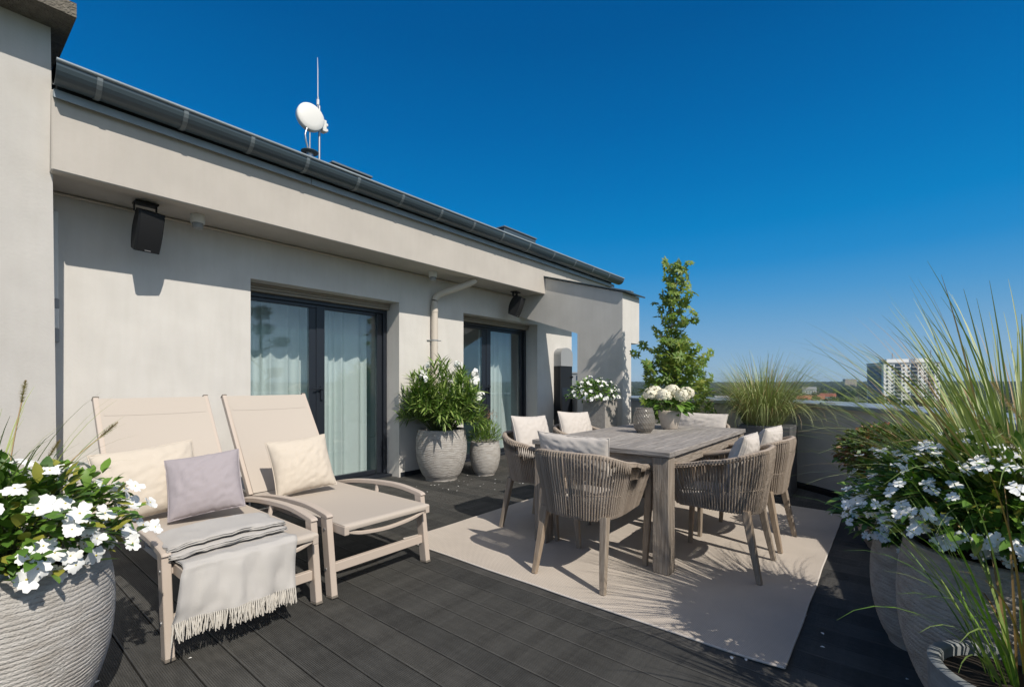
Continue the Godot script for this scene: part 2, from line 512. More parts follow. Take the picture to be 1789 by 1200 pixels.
# ---------------------------------------------------------------- the house
func house() -> void:
	var h := thing("house", "cream rendered house front with dark gutter and two glazed doors", "house")
	var s: SurfaceTool
	var X := -4.83
	var XB := -5.28
	# front wall, piece by piece round the two door openings
	s = begin()
	prism(s, PackedVector2Array([Vector2(0.9, 0), Vector2(0.9, 2.62), Vector2(-7.75, 2.62), Vector2(-7.75, 0), Vector2(-6.62, 0), Vector2(-6.62, 2.21), Vector2(-4.8, 2.21), Vector2(-4.8, 0), Vector2(-3.66, 0), Vector2(-3.66, 2.21), Vector2(-1.9, 2.21), Vector2(-1.9, 0)]), Vector3(XB, 0, 0), Vector3.BACK, Vector3.UP, Vector3(X - XB, 0, 0))
	part("wall", s, M.plaster, h)
	# dark skirting at the foot of the wall
	for w in [[0.9, -1.88], [-3.68, -4.78], [-6.64, -7.75]]:
		s = begin(); slab(s, Vector3(X, 0, w[1]), Vector3(X + 0.012, 0.06, w[0]), 0.002); part("skirting", s, M.frame_paint, h)
	# overhang: soffit, fascia, cornice strip, gutter, roof
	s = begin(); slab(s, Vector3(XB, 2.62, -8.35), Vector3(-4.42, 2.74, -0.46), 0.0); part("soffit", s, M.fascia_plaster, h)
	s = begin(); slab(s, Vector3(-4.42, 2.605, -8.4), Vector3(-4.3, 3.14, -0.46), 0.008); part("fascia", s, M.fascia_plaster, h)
	s = begin(); rod(s, Vector3(-4.815, 2.603, -0.5), Vector3(-4.815, 2.603, -6.0), 0.011, 8); part("cable_conduit", s, M.pipe_paint, h)
	var z := -0.465
	for L in [1.75, 2.1, 2.0, 2.1]:
		s = begin()
		slab(s, Vector3(-4.40, 3.085, z - L + 0.006), Vector3(-4.262, 3.125, z), 0.003)
		slab(s, Vector3(-4.262, 3.07, z - L + 0.006), Vector3(-4.255, 3.125, z), 0.001)
		part("flashing", s, M.zinc, h)
		z -= L
	# half-round gutter
	s = begin()
	var sec := PackedVector2Array()
	var inner := PackedVector2Array()
	for i in 13:
		var a := PI + PI * i / 12.0
		sec.append(Vector2(cos(a), sin(a)) * 0.105)
		inner.append(Vector2(cos(a), sin(a)) * 0.100)
	inner.reverse()
	sec.append_array(inner)
	var gpath := []
	for i in 17:
		gpath.append(Vector3(-4.195, 3.235, -0.46 - i * 8.04 / 16.0))
	sweep(s, gpath, sec, Vector3.UP, false)
	var g := part("gutter", s, M.slate_metal, h)
	s = begin(); rod(s, Vector3(-4.089, 3.24, -0.46), Vector3(-4.089, 3.24, -8.5), 0.013, 8); part("bead", s, M.zinc, g)
	s = begin()
	prism(s, sec.slice(0, 13), Vector3(-4.195, 3.235, -8.5), Vector3.RIGHT, Vector3.UP, Vector3(0, 0, 0.004)); part("end_cap", s, M.slate_metal, g)
	var bm := begin()
	var bp := []
	for i in 13:
		var a := PI + PI * i / 12.0
		bp.append(Vector3(cos(a) * 0.1075, sin(a) * 0.1075, 0))
	sweep(bm, bp, rect(0.006, 0.03, 0.001), Vector3.BACK, false)
	var bmesh := done(bm)
	for bz in [-0.67, -1.16, -1.63, -2.1, -2.62, -3.16, -3.72, -4.27, -4.84, -5.44, -6.07, -6.7, -7.3, -7.9]:
		part("bracket", bmesh, M.slate_bracket, g, Transform3D(Basis(), Vector3(-4.195, 3.235, bz)))
	s = begin(); prism(s, PackedVector2Array([Vector2(-4.33, 3.145), Vector2(-4.28, 3.31), Vector2(-9.2, 4.95), Vector2(-9.2, 3.145)]), Vector3(0, 0, -8.42), Vector3.RIGHT, Vector3.UP, Vector3(0, 0, 7.93)); part("roof", s, M.roof_tiles, h)
	s = begin(); slab(s, Vector3(-4.29, 3.16, -4.36), Vector3(-4.255, 3.3, -4.02), 0.01); part("gutter_outlet", s, M.zinc, h)
	# rest of the shell: the room behind the doors
	s = begin(); slab(s, Vector3(-9.1, -0.12, -7.75), Vector3(XB, -0.02, 0.9), 0.0); part("room_floor", s, M.room_paint, h)
	s = begin(); slab(s, Vector3(-9.1, 2.62, -7.75), Vector3(XB - 0.001, 2.74, 0.9), 0.0); part("room_ceiling", s, M.room_paint, h)
	s = begin(); slab(s, Vector3(-9.2, -0.02, -7.75), Vector3(-9.0, 3.14, 0.9), 0.0); part("back_wall", s, M.room_paint, h)
	s = begin(); slab(s, Vector3(-9.0, -0.02, -7.75), Vector3(XB - 0.001, 3.14, -7.55), 0.0); part("side_wall", s, M.plaster, h)
	s = begin(); slab(s, Vector3(-9.0, -0.02, 0.7), Vector3(XB - 0.001, 3.14, 0.9), 0.0); part("side_wall", s, M.plaster, h)
	door(h, -1.9, -3.66, [-2.63, -2.81])
	door(h, -4.8, -6.62, [-5.50, -5.69])
	# the wing at the far end: a sloping beam on a square pier
	s = begin()
	var wing := PackedVector2Array([Vector2(-4.83, 3.02), Vector2(-2.96, 2.475), Vector2(-2.96, 0.0), Vector2(-3.70, 0.0), Vector2(-3.70, 1.94), Vector2(-4.83, 2.30)])
	prism(s, wing, Vector3(0, 0, -6.38), Vector3.RIGHT, Vector3.UP, Vector3(0, 0, 0.28)); part("wing_wall", s, M.plaster, h)
	s = begin(); prism(s, PackedVector2Array([Vector2(-4.3, 2.865), Vector2(-2.96, 2.475), Vector2(-2.96, 1.775), Vector2(-3.3, 1.775), Vector2(-4.3, 2.2)]), Vector3(0, 0, -6.66), Vector3.RIGHT, Vector3.UP, Vector3(0, 0, 0.279)); part("wing_wall", s, M.plaster, h)
	s = begin()
	bar(s, Vector3(-4.30, 2.885, -6.38), Vector3(-2.88, 2.472, -6.38), 0.64, 0.018, Vector3.UP, 0.002)
	part("wing_coping", s, M.slate_metal, h)
	s = begin(); bar(s, Vector3(-3.3, 2.61, -6.42), Vector3(-2.96, 2.512, -6.42), 0.08, 0.05); part("coping_vent", s, M.slate_bracket, h)
	# pillar with a stone cap near the camera
	s = begin()
	s.set_smooth_group(-1)
	# the outer face leans out a little towards the top and closes off the eaves
	var A := [Vector3(-4.63, 0, -0.527), Vector3(-4.63, 0, 1.2), Vector3(-5.3, 0, 1.2), Vector3(-5.3, 0, -0.527)]
	var B := [Vector3(-4.285, 3.77, -0.452), Vector3(-4.285, 3.77, 1.2), Vector3(-5.3, 3.77, 1.2), Vector3(-5.3, 3.77, -0.452)]
	for i in 4:
		var j := (i + 1) % 4
		quad(s, A[i], A[j], B[j], B[i], (A[i] + A[j] + B[i] + B[j]) * 0.25 - Vector3(-4.95, 1.9, 0.35))
	quad(s, B[0], B[1], B[2], B[3], Vector3.UP)
	part("pillar", s, M.pillar_plaster, h)
	s = begin(); prism(s, PackedVector2Array([Vector2(-4.06, 1.4), Vector2(-4.06, -0.55), Vector2(-4.9, -0.535), Vector2(-5.6, -0.52), Vector2(-5.6, 1.4)]), Vector3(0, 3.54, 0), Vector3.RIGHT, Vector3.BACK, Vector3(0, 0.09, 0)); part("pillar_cap", s, M.cap_stone, h)

func door(h: Node3D, z0: float, z1: float, mid: Array) -> void:
	var d := Node3D.new()
	d.name = "glass_door"
	h.add_child(d, true)
	var s := begin()
	var xf := -5.16
	var xn := -5.08
	slab(s, Vector3(xf, 0.03, z0 - 0.055), Vector3(xn, 2.13, z0 - 0.002))
	slab(s, Vector3(xf, 0.03, z1 + 0.002), Vector3(xn, 2.13, z1 + 0.055))
	slab(s, Vector3(xf, 2.085, z1 + 0.055), Vector3(xn, 2.13, z0 - 0.055))
	part("outer_frame", s, M.frame_paint, d)
	s = begin(); slab(s, Vector3(-5.27, -0.01, z1), Vector3(-4.98, 0.03, z0), 0.003); part("threshold", s, M.frame_paint, d)
	for p in [[z0 - 0.058, mid[1] - 0.0, 0.0], [mid[0] + 0.0, z1 + 0.058, -0.012]]:
		var a: float = p[0]
		var b: float = p[1]
		var x: float = xn - 0.015 + p[2]
		s = begin()
		var wd := 0.075
		slab(s, Vector3(x - 0.05, 0.034, a - wd if p[2] == 0.0 else a - 0.10), Vector3(x, 2.082, a))
		slab(s, Vector3(x - 0.05, 0.034, b), Vector3(x, 2.082, b + (0.10 if p[2] == 0.0 else wd)))
		if p[2] == 0.0:
			s = begin()
			slab(s, Vector3(x - 0.05, 0.034, a - 0.012), Vector3(x, 2.082, a))
			slab(s, Vector3(x - 0.05, 0.034, b), Vector3(x, 2.082, b + 0.10))
		slab(s, Vector3(x - 0.05, 2.045, b + 0.10), Vector3(x - 0.001, 2.082, a - 0.012))
		slab(s, Vector3(x - 0.05, 0.034, b + 0.10), Vector3(x - 0.001, 0.09, a - 0.012))
		part("sash", s, M.frame_paint, d)
		for k in 2:   # double glazing, each pane a thin slab
			s = begin()
			var gx: float = x - 0.018 - k * 0.018
			slab(s, Vector3(gx - 0.004, 0.085, b + 0.06), Vector3(gx, 2.05, a - 0.008), 0.0)
			part("pane", s, M.glass, d)
	s = begin()
	slab(s, Vector3(xn - 0.012, 1.0, mid[1] + 0.035), Vector3(xn + 0.012, 1.16, mid[1] + 0.06))
	slab(s, Vector3(xn + 0.012, 1.12, mid[1] + 0.035), Vector3(xn + 0.026, 1.14, mid[1] + 0.15))
	part("handle", s, M.frame_paint, d)
	# roller shutter tucked under the lintel
	for k in 3:
		s = begin(); slab(s, Vector3(-5.14, 2.131 + k * 0.027, z1 + 0.003), Vector3(-5.02 + k * 0.008, 2.155 + k * 0.027, z0 - 0.003), 0.004); part("shutter_slat", s, M.shutter, d)

func curtains() -> void:
	for c in [["sheer pale curtain behind the door nearest the loungers, its wider fold bunch", -1.95, -3.6, 0.0, 3], ["sheer pale curtain behind the far door past the oleander", -5.75, -6.6, 0.4, 5]]:
		var z0: float = c[1]
		var z1: float = c[2]
		var nz := noise(1.3, 2, c[4])
		var s := begin()
		sheet(s, int((z0 - z1) * 90), 5, func(u, v):
			var z: float = lerpf(z0, z1, u)
			var ph: float = z * 42.0 + nz.get_noise_1d(z * 2.0) * 5.0
			return Vector3(-5.42 + 0.034 * sin(ph) * (0.75 + 0.25 * v) + 0.02 * nz.get_noise_1d(z * 3.0 + 9.0), lerpf(2.5, 0.02, v), z + 0.012 * cos(ph)))
		var o := thing("curtain", c[0], "curtain", Vector3.ZERO, 0.0, "curtains behind the glass doors")
		part("cloth", s, M.curtain_cloth, o)
		s = begin(); rod(s, Vector3(-5.42, 2.52, z0 + 0.05), Vector3(-5.42, 2.52, z1 - 0.05), 0.012); part("rail", s, M.white_plastic, o)

func fittings() -> void:
	var s: SurfaceTool
	# loudspeakers under the soffit
	var sp := thing("loudspeaker", "black wall loudspeaker under the eaves above the sun loungers", "loudspeaker", Vector3(-4.56, 2.61, -1.02), 0.0, "black loudspeakers under the eaves")
	s = begin()
	slab(s, Vector3(-0.06, -0.012, -0.075), Vector3(0.05, 0.0, 0.075), 0.002)
	slab(s, Vector3(-0.03, -0.07, -0.075), Vector3(0.0, -0.012, -0.067), 0.002)
	slab(s, Vector3(-0.03, -0.07, 0.067), Vector3(0.0, -0.012, 0.075), 0.002)
	slab(s, Vector3(-0.03, -0.075, -0.067), Vector3(-0.0, -0.068, 0.067), 0.002)
	part("bracket", s, M.black_plastic, sp)
	var tilt := Basis(Vector3.UP, 0.12) * Basis(Vector3.BACK, -0.36)
	var body := Transform3D(tilt, Vector3(0.0, -0.215, 0))
	s = begin()
	var out := []
	for i in 9:
		var t := i / 8.0
		out.append([lerpf(0.155, -0.155, t), 0.085 + 0.012 * sin(t * PI), -0.055 - 0.035 * sin(t * PI)])
	s.set_smooth_group(-1)
	for i in 8:
		var a = out[i]
		var b = out[i + 1]
		for sg in [-1.0, 1.0]:
			quad(s, Vector3(a[1] - 0.012, a[0], sg * 0.085), Vector3(b[1] - 0.012, b[0], sg * 0.085), Vector3(b[2], b[0], sg * 0.062), Vector3(a[2], a[0], sg * 0.062), Vector3(0, 0, sg))
			quad(s, Vector3(a[1] - 0.012, a[0], sg * 0.085), Vector3(b[1] - 0.012, b[0], sg * 0.085), Vector3(b[1], b[0], sg * 0.076), Vector3(a[1], a[0], sg * 0.076), Vector3(1, 0, sg))
		quad(s, Vector3(a[2], a[0], -0.062), Vector3(b[2], b[0], -0.062), Vector3(b[2], b[0], 0.062), Vector3(a[2], a[0], 0.062), Vector3(-1, 0, 0))
	for e in [0, 8]:
		var a = out[e]
		var o := Vector3(0, 1 if e == 0 else -1, 0)
		quad(s, Vector3(a[1] - 0.012, a[0], -0.085), Vector3(a[1] - 0.012, a[0], 0.085), Vector3(a[2], a[0], 0.062), Vector3(a[2], a[0], -0.062), o)
		quad(s, Vector3(a[1] - 0.012, a[0], -0.085), Vector3(a[1] - 0.012, a[0], 0.085), Vector3(a[1], a[0], 0.076), Vector3(a[1], a[0], -0.076), o)
	var cab := part("cabinet", s, M.black_plastic, sp, body)
	s = begin()
	sheet(s, 1, 8, func(u, v): return Vector3(0.0862 + 0.012 * sin(v * PI), lerpf(0.153, -0.153, v), lerpf(-0.0755, 0.0755, u)))
	part("grille", s, M.grille, cab)
	s = begin(); slab(s, Vector3(0.087, -0.146, -0.02), Vector3(0.0905, -0.139, 0.02), 0.001); part("badge", s, M.steel, cab)
	copy_of(sp, "loudspeaker", "black wall loudspeaker under the eaves beside the sloping wing wall", Vector3(-4.56, 2.61, -5.68), 0.25)
	# ceiling spotlights (off in daylight)
	var lamp := thing("ceiling_spotlight", "small white ceiling spotlight next to the loudspeaker over the loungers", "spotlight", Vector3(-4.58, 2.62, -1.38), 0.0, "white ceiling spotlights under the eaves")
	s = begin(); lathe(s, [Vector2(0, -0.068), Vector2(0.052, -0.068), Vector2(0.052, 0.0)], 28); part("housing", s, M.white_plastic, lamp)
	s = begin(); lathe(s, [Vector2(0, -0.112), Vector2(0.034, -0.112), Vector2(0.039, -0.106), Vector2(0.042, -0.0682), Vector2(0, -0.0682)], 28); part("lens", s, M.grey_plastic, lamp)
	copy_of(lamp, "ceiling_spotlight", "small white ceiling spotlight beside the bent downpipe", Vector3(-4.58, 2.62, -4.0), 0.0)
	# downpipe
	var dp := thing("downpipe", "cream rainwater downpipe bending from the eaves down the wall", "downpipe", Vector3(-4.775, 0, -4.2))
	s = begin()
	tube(s, smooth_path([Vector3(0.37, 2.60, -0.40), Vector3(0.33, 2.555, -0.36), Vector3(0.22, 2.49, -0.25), Vector3(0.06, 2.395, -0.06), Vector3(0.01, 2.33, -0.01), Vector3(0, 2.22, 0)], 5), 0.044, 16)
	part("bend", s, M.pipe_paint, dp)
	s = begin(); rod(s, Vector3(0, 0.02, 0), Vector3(0, 2.221, 0), 0.0445, 18); part("pipe", s, M.pipe_paint, dp)
	s = begin(); rod(s, Vector3(0, 2.14, 0), Vector3(0, 2.22, 0), 0.049, 18); part("collar", s, M.pipe_paint, dp)
	s = begin(); rod(s, Vector3(0, 1.755, 0), Vector3(0, 1.775, 0), 0.048, 18); slab(s, Vector3(-0.055, 1.757, -0.09), Vector3(-0.04, 1.773, 0.09), 0.002); rod(s, Vector3(0.0, 1.765, -0.05), Vector3(0.03, 1.765, -0.09), 0.008, 6); part("clip", s, M.grey_plastic, dp)
	# slim trunking beside the pillar
	var tk := thing("cable_trunking", "slim white cable trunking with dark clips beside the corner pillar", "trunking", Vector3(-4.815, 1.5, -0.535))
	s = begin(); slab(s, Vector3(-0.015, 0.32, -0.016), Vector3(0.012, 0.97, 0.016)); part("upper_cover", s, M.white_plastic, tk)
	s = begin(); slab(s, Vector3(-0.015, 0.10, -0.018), Vector3(0.012, 0.25, 0.018)); part("lower_cover", s, M.white_plastic, tk)
	for y in [[0.0, 0.10], [0.25, 0.32]]:
		s = begin(); slab(s, Vector3(-0.015, y[0], -0.021), Vector3(0.014, y[1] - 0.001, 0.021)); part("clip", s, M.grey_plastic, tk)
	# tall rounded cabinet on the far wall
	var cb := thing("wall_cabinet", "tall dark wall cabinet with rounded grey hood past the far door", "cabinet", Vector3(-4.83, 0.0, -7.33))
	s = begin()
	var arch := PackedVector2Array([Vector2(-0.2, 1.5), Vector2(0.2, 1.5)])
	for i in 11:
		var a := PI * i / 10.0
		arch.append(Vector2(cos(a) * 0.2, 1.72 + sin(a) * 0.12))
	prism(s, arch, Vector3(0, 0, 0), Vector3.FORWARD, Vector3.UP, Vector3(0.16, 0, 0)); part("hood", s, M.grey_plastic, cb)
	s = begin(); slab(s, Vector3(0, 0.35, -0.2), Vector3(0.15, 1.499, 0.2)); part("body", s, M.black_plastic, cb)
	s = begin(); slab(s, Vector3(0.15, 0.4, -0.15), Vector3(0.156, 1.1, 0.15)); part("door_panel", s, M.frame_paint, cb)
	s = begin(); rod(s, Vector3(0.15, 1.3, -0.16), Vector3(0.185, 1.3, -0.16), 0.02); part("knob", s, M.black_plastic, cb)
	# things on the roof
	var an := thing("dish_mast", "round white radio dish on a thin mast with whip aerial above the roof", "antenna", Vector3(-6.5, 3.99, -3.5))
	s = begin(); rod(s, Vector3.ZERO, Vector3(0, 1.25, 0), 0.017); rod(s, Vector3(-0.04, 0.9, 0.0), Vector3(-0.04, 1.4, 0.0), 0.012); part("mast", s, M.steel, an)
	s = begin(); rod(s, Vector3(-0.04, 1.28, 0.0), Vector3(-0.04, 1.36, 0), 0.02); tube(s, [Vector3(-0.04, 1.36, 0.0), Vector3(-0.042, 1.8, 0.0), Vector3(-0.046, 1.98, 0.003)], 0.007, 6, [1.0, 0.8, 0.4]); part("whip_aerial", s, M.white_plastic, an)
	s = begin(); lathe(s, [Vector2(0, 0.035), Vector2(0.12, 0.03), Vector2(0.18, 0.02), Vector2(0.192, 0.008), Vector2(0.19, -0.06), Vector2(0.13, -0.075), Vector2(0, -0.08)], 36)
	part("dish", s, M.white_plastic, an, Transform3D(look(Vector3(0.97, 0.0, 0.12)) * Basis(Vector3.RIGHT, PI / 2), Vector3(0.06, 1.0, 0.16)))
	s = begin(); slab(s, Vector3(-0.06, 0.9, -0.1), Vector3(0.03, 1.07, -0.03)); slab(s, Vector3(-0.07, 0.93, -0.14), Vector3(0.0, 0.97, -0.1)); slab(s, Vector3(-0.07, 1.01, -0.14), Vector3(0.0, 1.05, -0.1)); part("radio_unit", s, M.white_plastic, an)
	s = begin(); tube(s, smooth_path([Vector3(0.05, 0.86, 0.2), Vector3(0.06, 0.7, 0.24), Vector3(0.05, 0.55, 0.2), Vector3(0.04, 0.4, 0.16)]), 0.014, 6); rod(s, Vector3(0.03, 0.9, 0.16), Vector3(0.03, 0.0, 0.16), 0.012, 6); part("feed_cable", s, M.steel, an)
	var cowl := thing("vent_cowl", "small dark vent cowl on the roof under the dish", "vent", Vector3(-6.45, 3.99, -3.33))
	s = begin(); lathe(s, [Vector2(0, 0.54), Vector2(0.12, 0.50), Vector2(0.11, 0.485), Vector2(0, 0.485)], 20); part("hat", s, M.slate_metal, cowl)
	s = begin(); rod(s, Vector3(0, 0, 0), Vector3(0, 0.485, 0), 0.05, 14); part("pipe", s, M.steel, cowl)
	for r in [["slim dark roof hatch right beside the dish mast", -3.4, -4.0, 4.235], ["slim dark roof hatch near the far end of the gutter", -7.05, -8.1, 4.30]]:
		var rh := thing("roof_hatch", r[0], "roof hatch", Vector3(-6.1, 3.85, (r[1] + r[2]) * 0.5), 0.0, "slim dark hatches on the roof")
		var L: float = (r[1] - r[2]) * 0.5
		s = begin(); slab(s, Vector3(-0.35, -0.05, -L), Vector3(0.15, r[3] - 3.88, L), 0.01); part("kerb", s, M.slate_metal, rh)
		s = begin(); slab(s, Vector3(-0.37, r[3] - 3.88, -L - 0.02), Vector3(0.17, r[3] - 3.85, L + 0.02), 0.006); part("lid", s, M.slate_bracket, rh)

# ---------------------------------------------------------------- deck, rug, parapet
const RIM := [Vector3(-4.9, 0, -7.74), Vector3(-4.2, 0, -7.2), Vector3(-3.2, 0, -6.75), Vector3(-2.2, 0, -6.62), Vector3(-1.5, 0, -6.50), Vector3(-0.95, 0, -6.26), Vector3(-0.35, 0, -5.75), Vector3(0.14, 0, -4.95), Vector3(0.53, 0, -4.0), Vector3(0.76, 0, -3.1), Vector3(0.87, 0, -2.2), Vector3(0.9, 0, -1.0), Vector3(0.9, 0, 2.2)]

func terrace() -> void:
	# the flat roof under the boards
	var s := begin()
	slab(s, Vector3(-5.3, -0.30, -8.3), Vector3(1.7, -0.045, 2.4), 0.0)
	var deck := structure("deck", s, M.deck_under)
	# ribbed deck boards along x, one mesh each
	var pitch := 0.1475
	var bw := 0.1408
	var meshes := []
	var groove := 17
	for k in 1:
		s = begin()
		s.set_smooth_group(-1)
		var prof := PackedVector2Array([Vector2(-bw / 2, -0.03), Vector2(-bw / 2, -0.003), Vector2(-bw / 2 + 0.003, 0.0)])
		var w := (bw - 0.008) / groove
		for i in groove:
			var z: float = -bw / 2 + 0.004 + i * w
			prof.append(Vector2(z + w * 0.12, 0.0))
			prof.append(Vector2(z + w * 0.30, -0.0034))
			prof.append(Vector2(z + w * 0.70, -0.0034))
			prof.append(Vector2(z + w * 0.88, 0.0))
		prof.append(Vector2(bw / 2 - 0.003, 0.0))
		prof.append(Vector2(bw / 2, -0.003))
		prof.append(Vector2(bw / 2, -0.03))
		for i in prof.size() - 1:
			var p := prof[i]
			var q := prof[i + 1]
			quad(s, Vector3(-3.1, p.y, p.x), Vector3(3.1, p.y, p.x), Vector3(3.1, q.y, q.x), Vector3(-3.1, q.y, q.x), Vector3(0, q.x - p.x + 0.0001, -(q.y - p.y)))
		meshes.append(done(s))
	rng.seed = 11
	var n := 0
	var zz := 1.0
	while zz > -7.6:
		var z: float = -1.253 - 0.0735 + pitch * 15 - n * pitch
		zz = z
		n += 1
		part("plank", meshes[0], M["deck_%d" % rng.randi_range(0, 2)], deck, Transform3D(Basis(Vector3.UP, PI if rng.randf() < 0.5 else 0.0), Vector3(-2.05 + rng.randf_range(-0.02, 0.02), rng.randf_range(-0.0012, 0.0), z)))
	# rug
	var im := Image.create(64, 64, false, Image.FORMAT_RGB8)
	var hm := Image.create(64, 64, false, Image.FORMAT_RGB8)
	var nz := noise(0.2, 2, 5)
	for y in 64:
		for x in 64:
			var zig: int = x % 16
			zig = zig if zig < 8 else 15 - zig
			var k: int = posmod(y + zig, 8)
			var lightv := 1.0 if k < 5 else 0.5
			lightv *= 0.95 + 0.08 * nz.get_noise_2d(x * 3.0, y * 3.0)
			im.set_pixel(x, y, W(lightv).linear_to_srgb())
			hm.set_pixel(x, y, W(0.9 if k < 5 else 0.2))
	var rm := mat("rug_weave", Color(0.70, 0.625, 0.55), 0.95)
	rm.albedo_texture = ImageTexture.create_from_image(im)
	relief(rm, ImageTexture.create_from_image(hm), 0.2)
	rm.detail_enabled = true
	rm.detail_blend_mode = BaseMaterial3D.BLEND_MODE_MUL
	rm.detail_uv_layer = BaseMaterial3D.DETAIL_UV_2
	rm.detail_albedo = ntex(0.012, W(0.86), W(1.0), 5, 91)
	s = begin()
	var bumps := noise(1.1, 2, 8)
	var lo := Vector2(-2.87, -5.19)
	var hi := Vector2(-0.35, -2.21)
	s.set_smooth_group(0)
	var nu := 40
	var nv := 48
	var rugp := func(i: int, j: int) -> Vector3:
		var x: float = lerpf(lo.x, hi.x, float(i) / nu)
		var z: float = lerpf(lo.y, hi.y, float(j) / nv)
		var e: float = minf(minf(i, nu - i), minf(j, nv - j))
		x += 0.006 * bumps.get_noise_2d(z * 1.3, 20.0)
		z += 0.006 * bumps.get_noise_2d(x * 1.3, 40.0)
		var curl: float = 0.012 * (pow(maxf(0.0, 1.0 - Vector2(i, nv - j).length() / 6.0), 2.0) + pow(maxf(0.0, 1.0 - Vector2(nu - i, nv - j).length() / 5.0), 2.0))
		return Vector3(x, 0.0105 + 0.0016 * bumps.get_noise_2d(x, z) + (0.0015 if e < 1.0 else 0.0) + curl, z)
	for i in nu:
		for j in nv:
			for w in [[i, j], [i + 1, j], [i + 1, j + 1], [i, j], [i + 1, j + 1], [i, j + 1]]:
				s.set_uv(Vector2(float(w[0]) / nu * 26.0, float(w[1]) / nv * 31.0))
				s.set_uv2(Vector2(float(w[0]) / nu, float(w[1]) / nv * 1.2))
				s.add_vertex(rugp.call(w[0], w[1]))
	var rug := thing("rug", "large beige woven rug under the dining table", "rug")
	part("weave", s, rm, rug)
	s = begin()
	for e in [range(nu + 1).map(func(i): return rugp.call(i, 0)), range(nv + 1).map(func(j): return rugp.call(nu, j)), range(nu + 1).map(func(i): return rugp.call(nu - i, nv)), range(nv + 1).map(func(j): return rugp.call(0, nv - j))]:
		sweep(s, e.map(func(p): return p - Vector3(0, 0.0055, 0)), ring(8, 0.006, 0.0058))
	part("hem", s, M.linen, rug)

func parapet() -> void:
	var o := thing("parapet_wall", "curved low parapet wall with metal coping behind the dining table", "parapet")
	var path := smooth_path(RIM, 8)
	var s := begin()
	s.set_smooth_group(0)
	var n := path.size()
	var outs := []
	for i in n:
		var d: Vector3 = (path[mini(i + 1, n - 1)] - path[maxi(i - 1, 0)]).normalized()
		outs.append(Vector3(d.z, 0, -d.x) * -1.0)   # away from the terrace
	for i in n - 1:
		if (outs[i] as Vector3).dot(path[i] - Vector3(-2, 0, -2)) < 0:
			outs[i] = -outs[i]
	if (outs[n - 1] as Vector3).dot(path[n - 1] - Vector3(-2, 0, -2)) < 0:
		outs[n - 1] = -outs[n - 1]
	for i in n - 1:
		var a: Vector3 = path[i]
		var b: Vector3 = path[i + 1]
		var u: Vector3 = outs[i]
		var v: Vector3 = outs[i + 1]
		var T := Vector3(0, 0.945, 0)
		quad(s, a, b, b + T, a + T, -u)
		quad(s, a + u * 0.3 - T * 0.5, b + v * 0.3 - T * 0.5, b + v * 0.3 + T, a + u * 0.3 + T, u)
	part("wall_face", s, M.parapet_plaster, o)
	# skirting strip
	s = begin()
	s.set_smooth_group(0)
	for i in n - 1:
		var T := Vector3(0, 0.07, 0)
		var a: Vector3 = path[i] - outs[i] * 0.012
		var b: Vector3 = path[i + 1] - outs[i + 1] * 0.012
		quad(s, a, b, b + T, a + T, -outs[i])
		quad(s, a + T, b + T, path[i + 1] + T, path[i] + T, Vector3.UP)
	part("skirting", s, M.deck_under, o)
	# coping in separate metal sheets
	var k := 0
	while k < n - 1:
		var e: int = mini(k + 9, n - 1)
		s = begin()
		s.set_smooth_group(-1)
		var lift := 0.003 if (k / 9) % 2 == 0 else 0.0
		for i in range(k, e):
			var sec := [[-0.035, 0.925], [-0.035, 0.962], [-0.028, 0.968], [0.33, 0.985], [0.34, 0.978], [0.34, 0.93]]
			for q in sec.size() - 1:
				var p0 = sec[q]
				var p1 = sec[q + 1]
				var A: Vector3 = path[i] + outs[i] * p0[0] + Vector3(0, p0[1] + lift, 0)
				var B: Vector3 = path[i + 1] + outs[i + 1] * p0[0] + Vector3(0, p0[1] + lift, 0)
				var C: Vector3 = path[i + 1] + outs[i + 1] * p1[0] + Vector3(0, p1[1] + lift, 0)
				var D: Vector3 = path[i] + outs[i] * p1[0] + Vector3(0, p1[1] + lift, 0)
				quad(s, A, B, C, D, outs[i] * (-1.0 if q < 2 else (1.0 if q > 3 else 0.0)) + Vector3.UP * 0.5)
		part("coping_sheet", s, M.zinc, o)
		if e < n - 1:
			s = begin(); box(s, path[e] + outs[e] * 0.15 + Vector3(0, 0.979, 0), Vector3(0.02, 0.016, 0.385), look(outs[e]), 0.003); part("coping_seam", s, M.slate_bracket, o)
		k = e

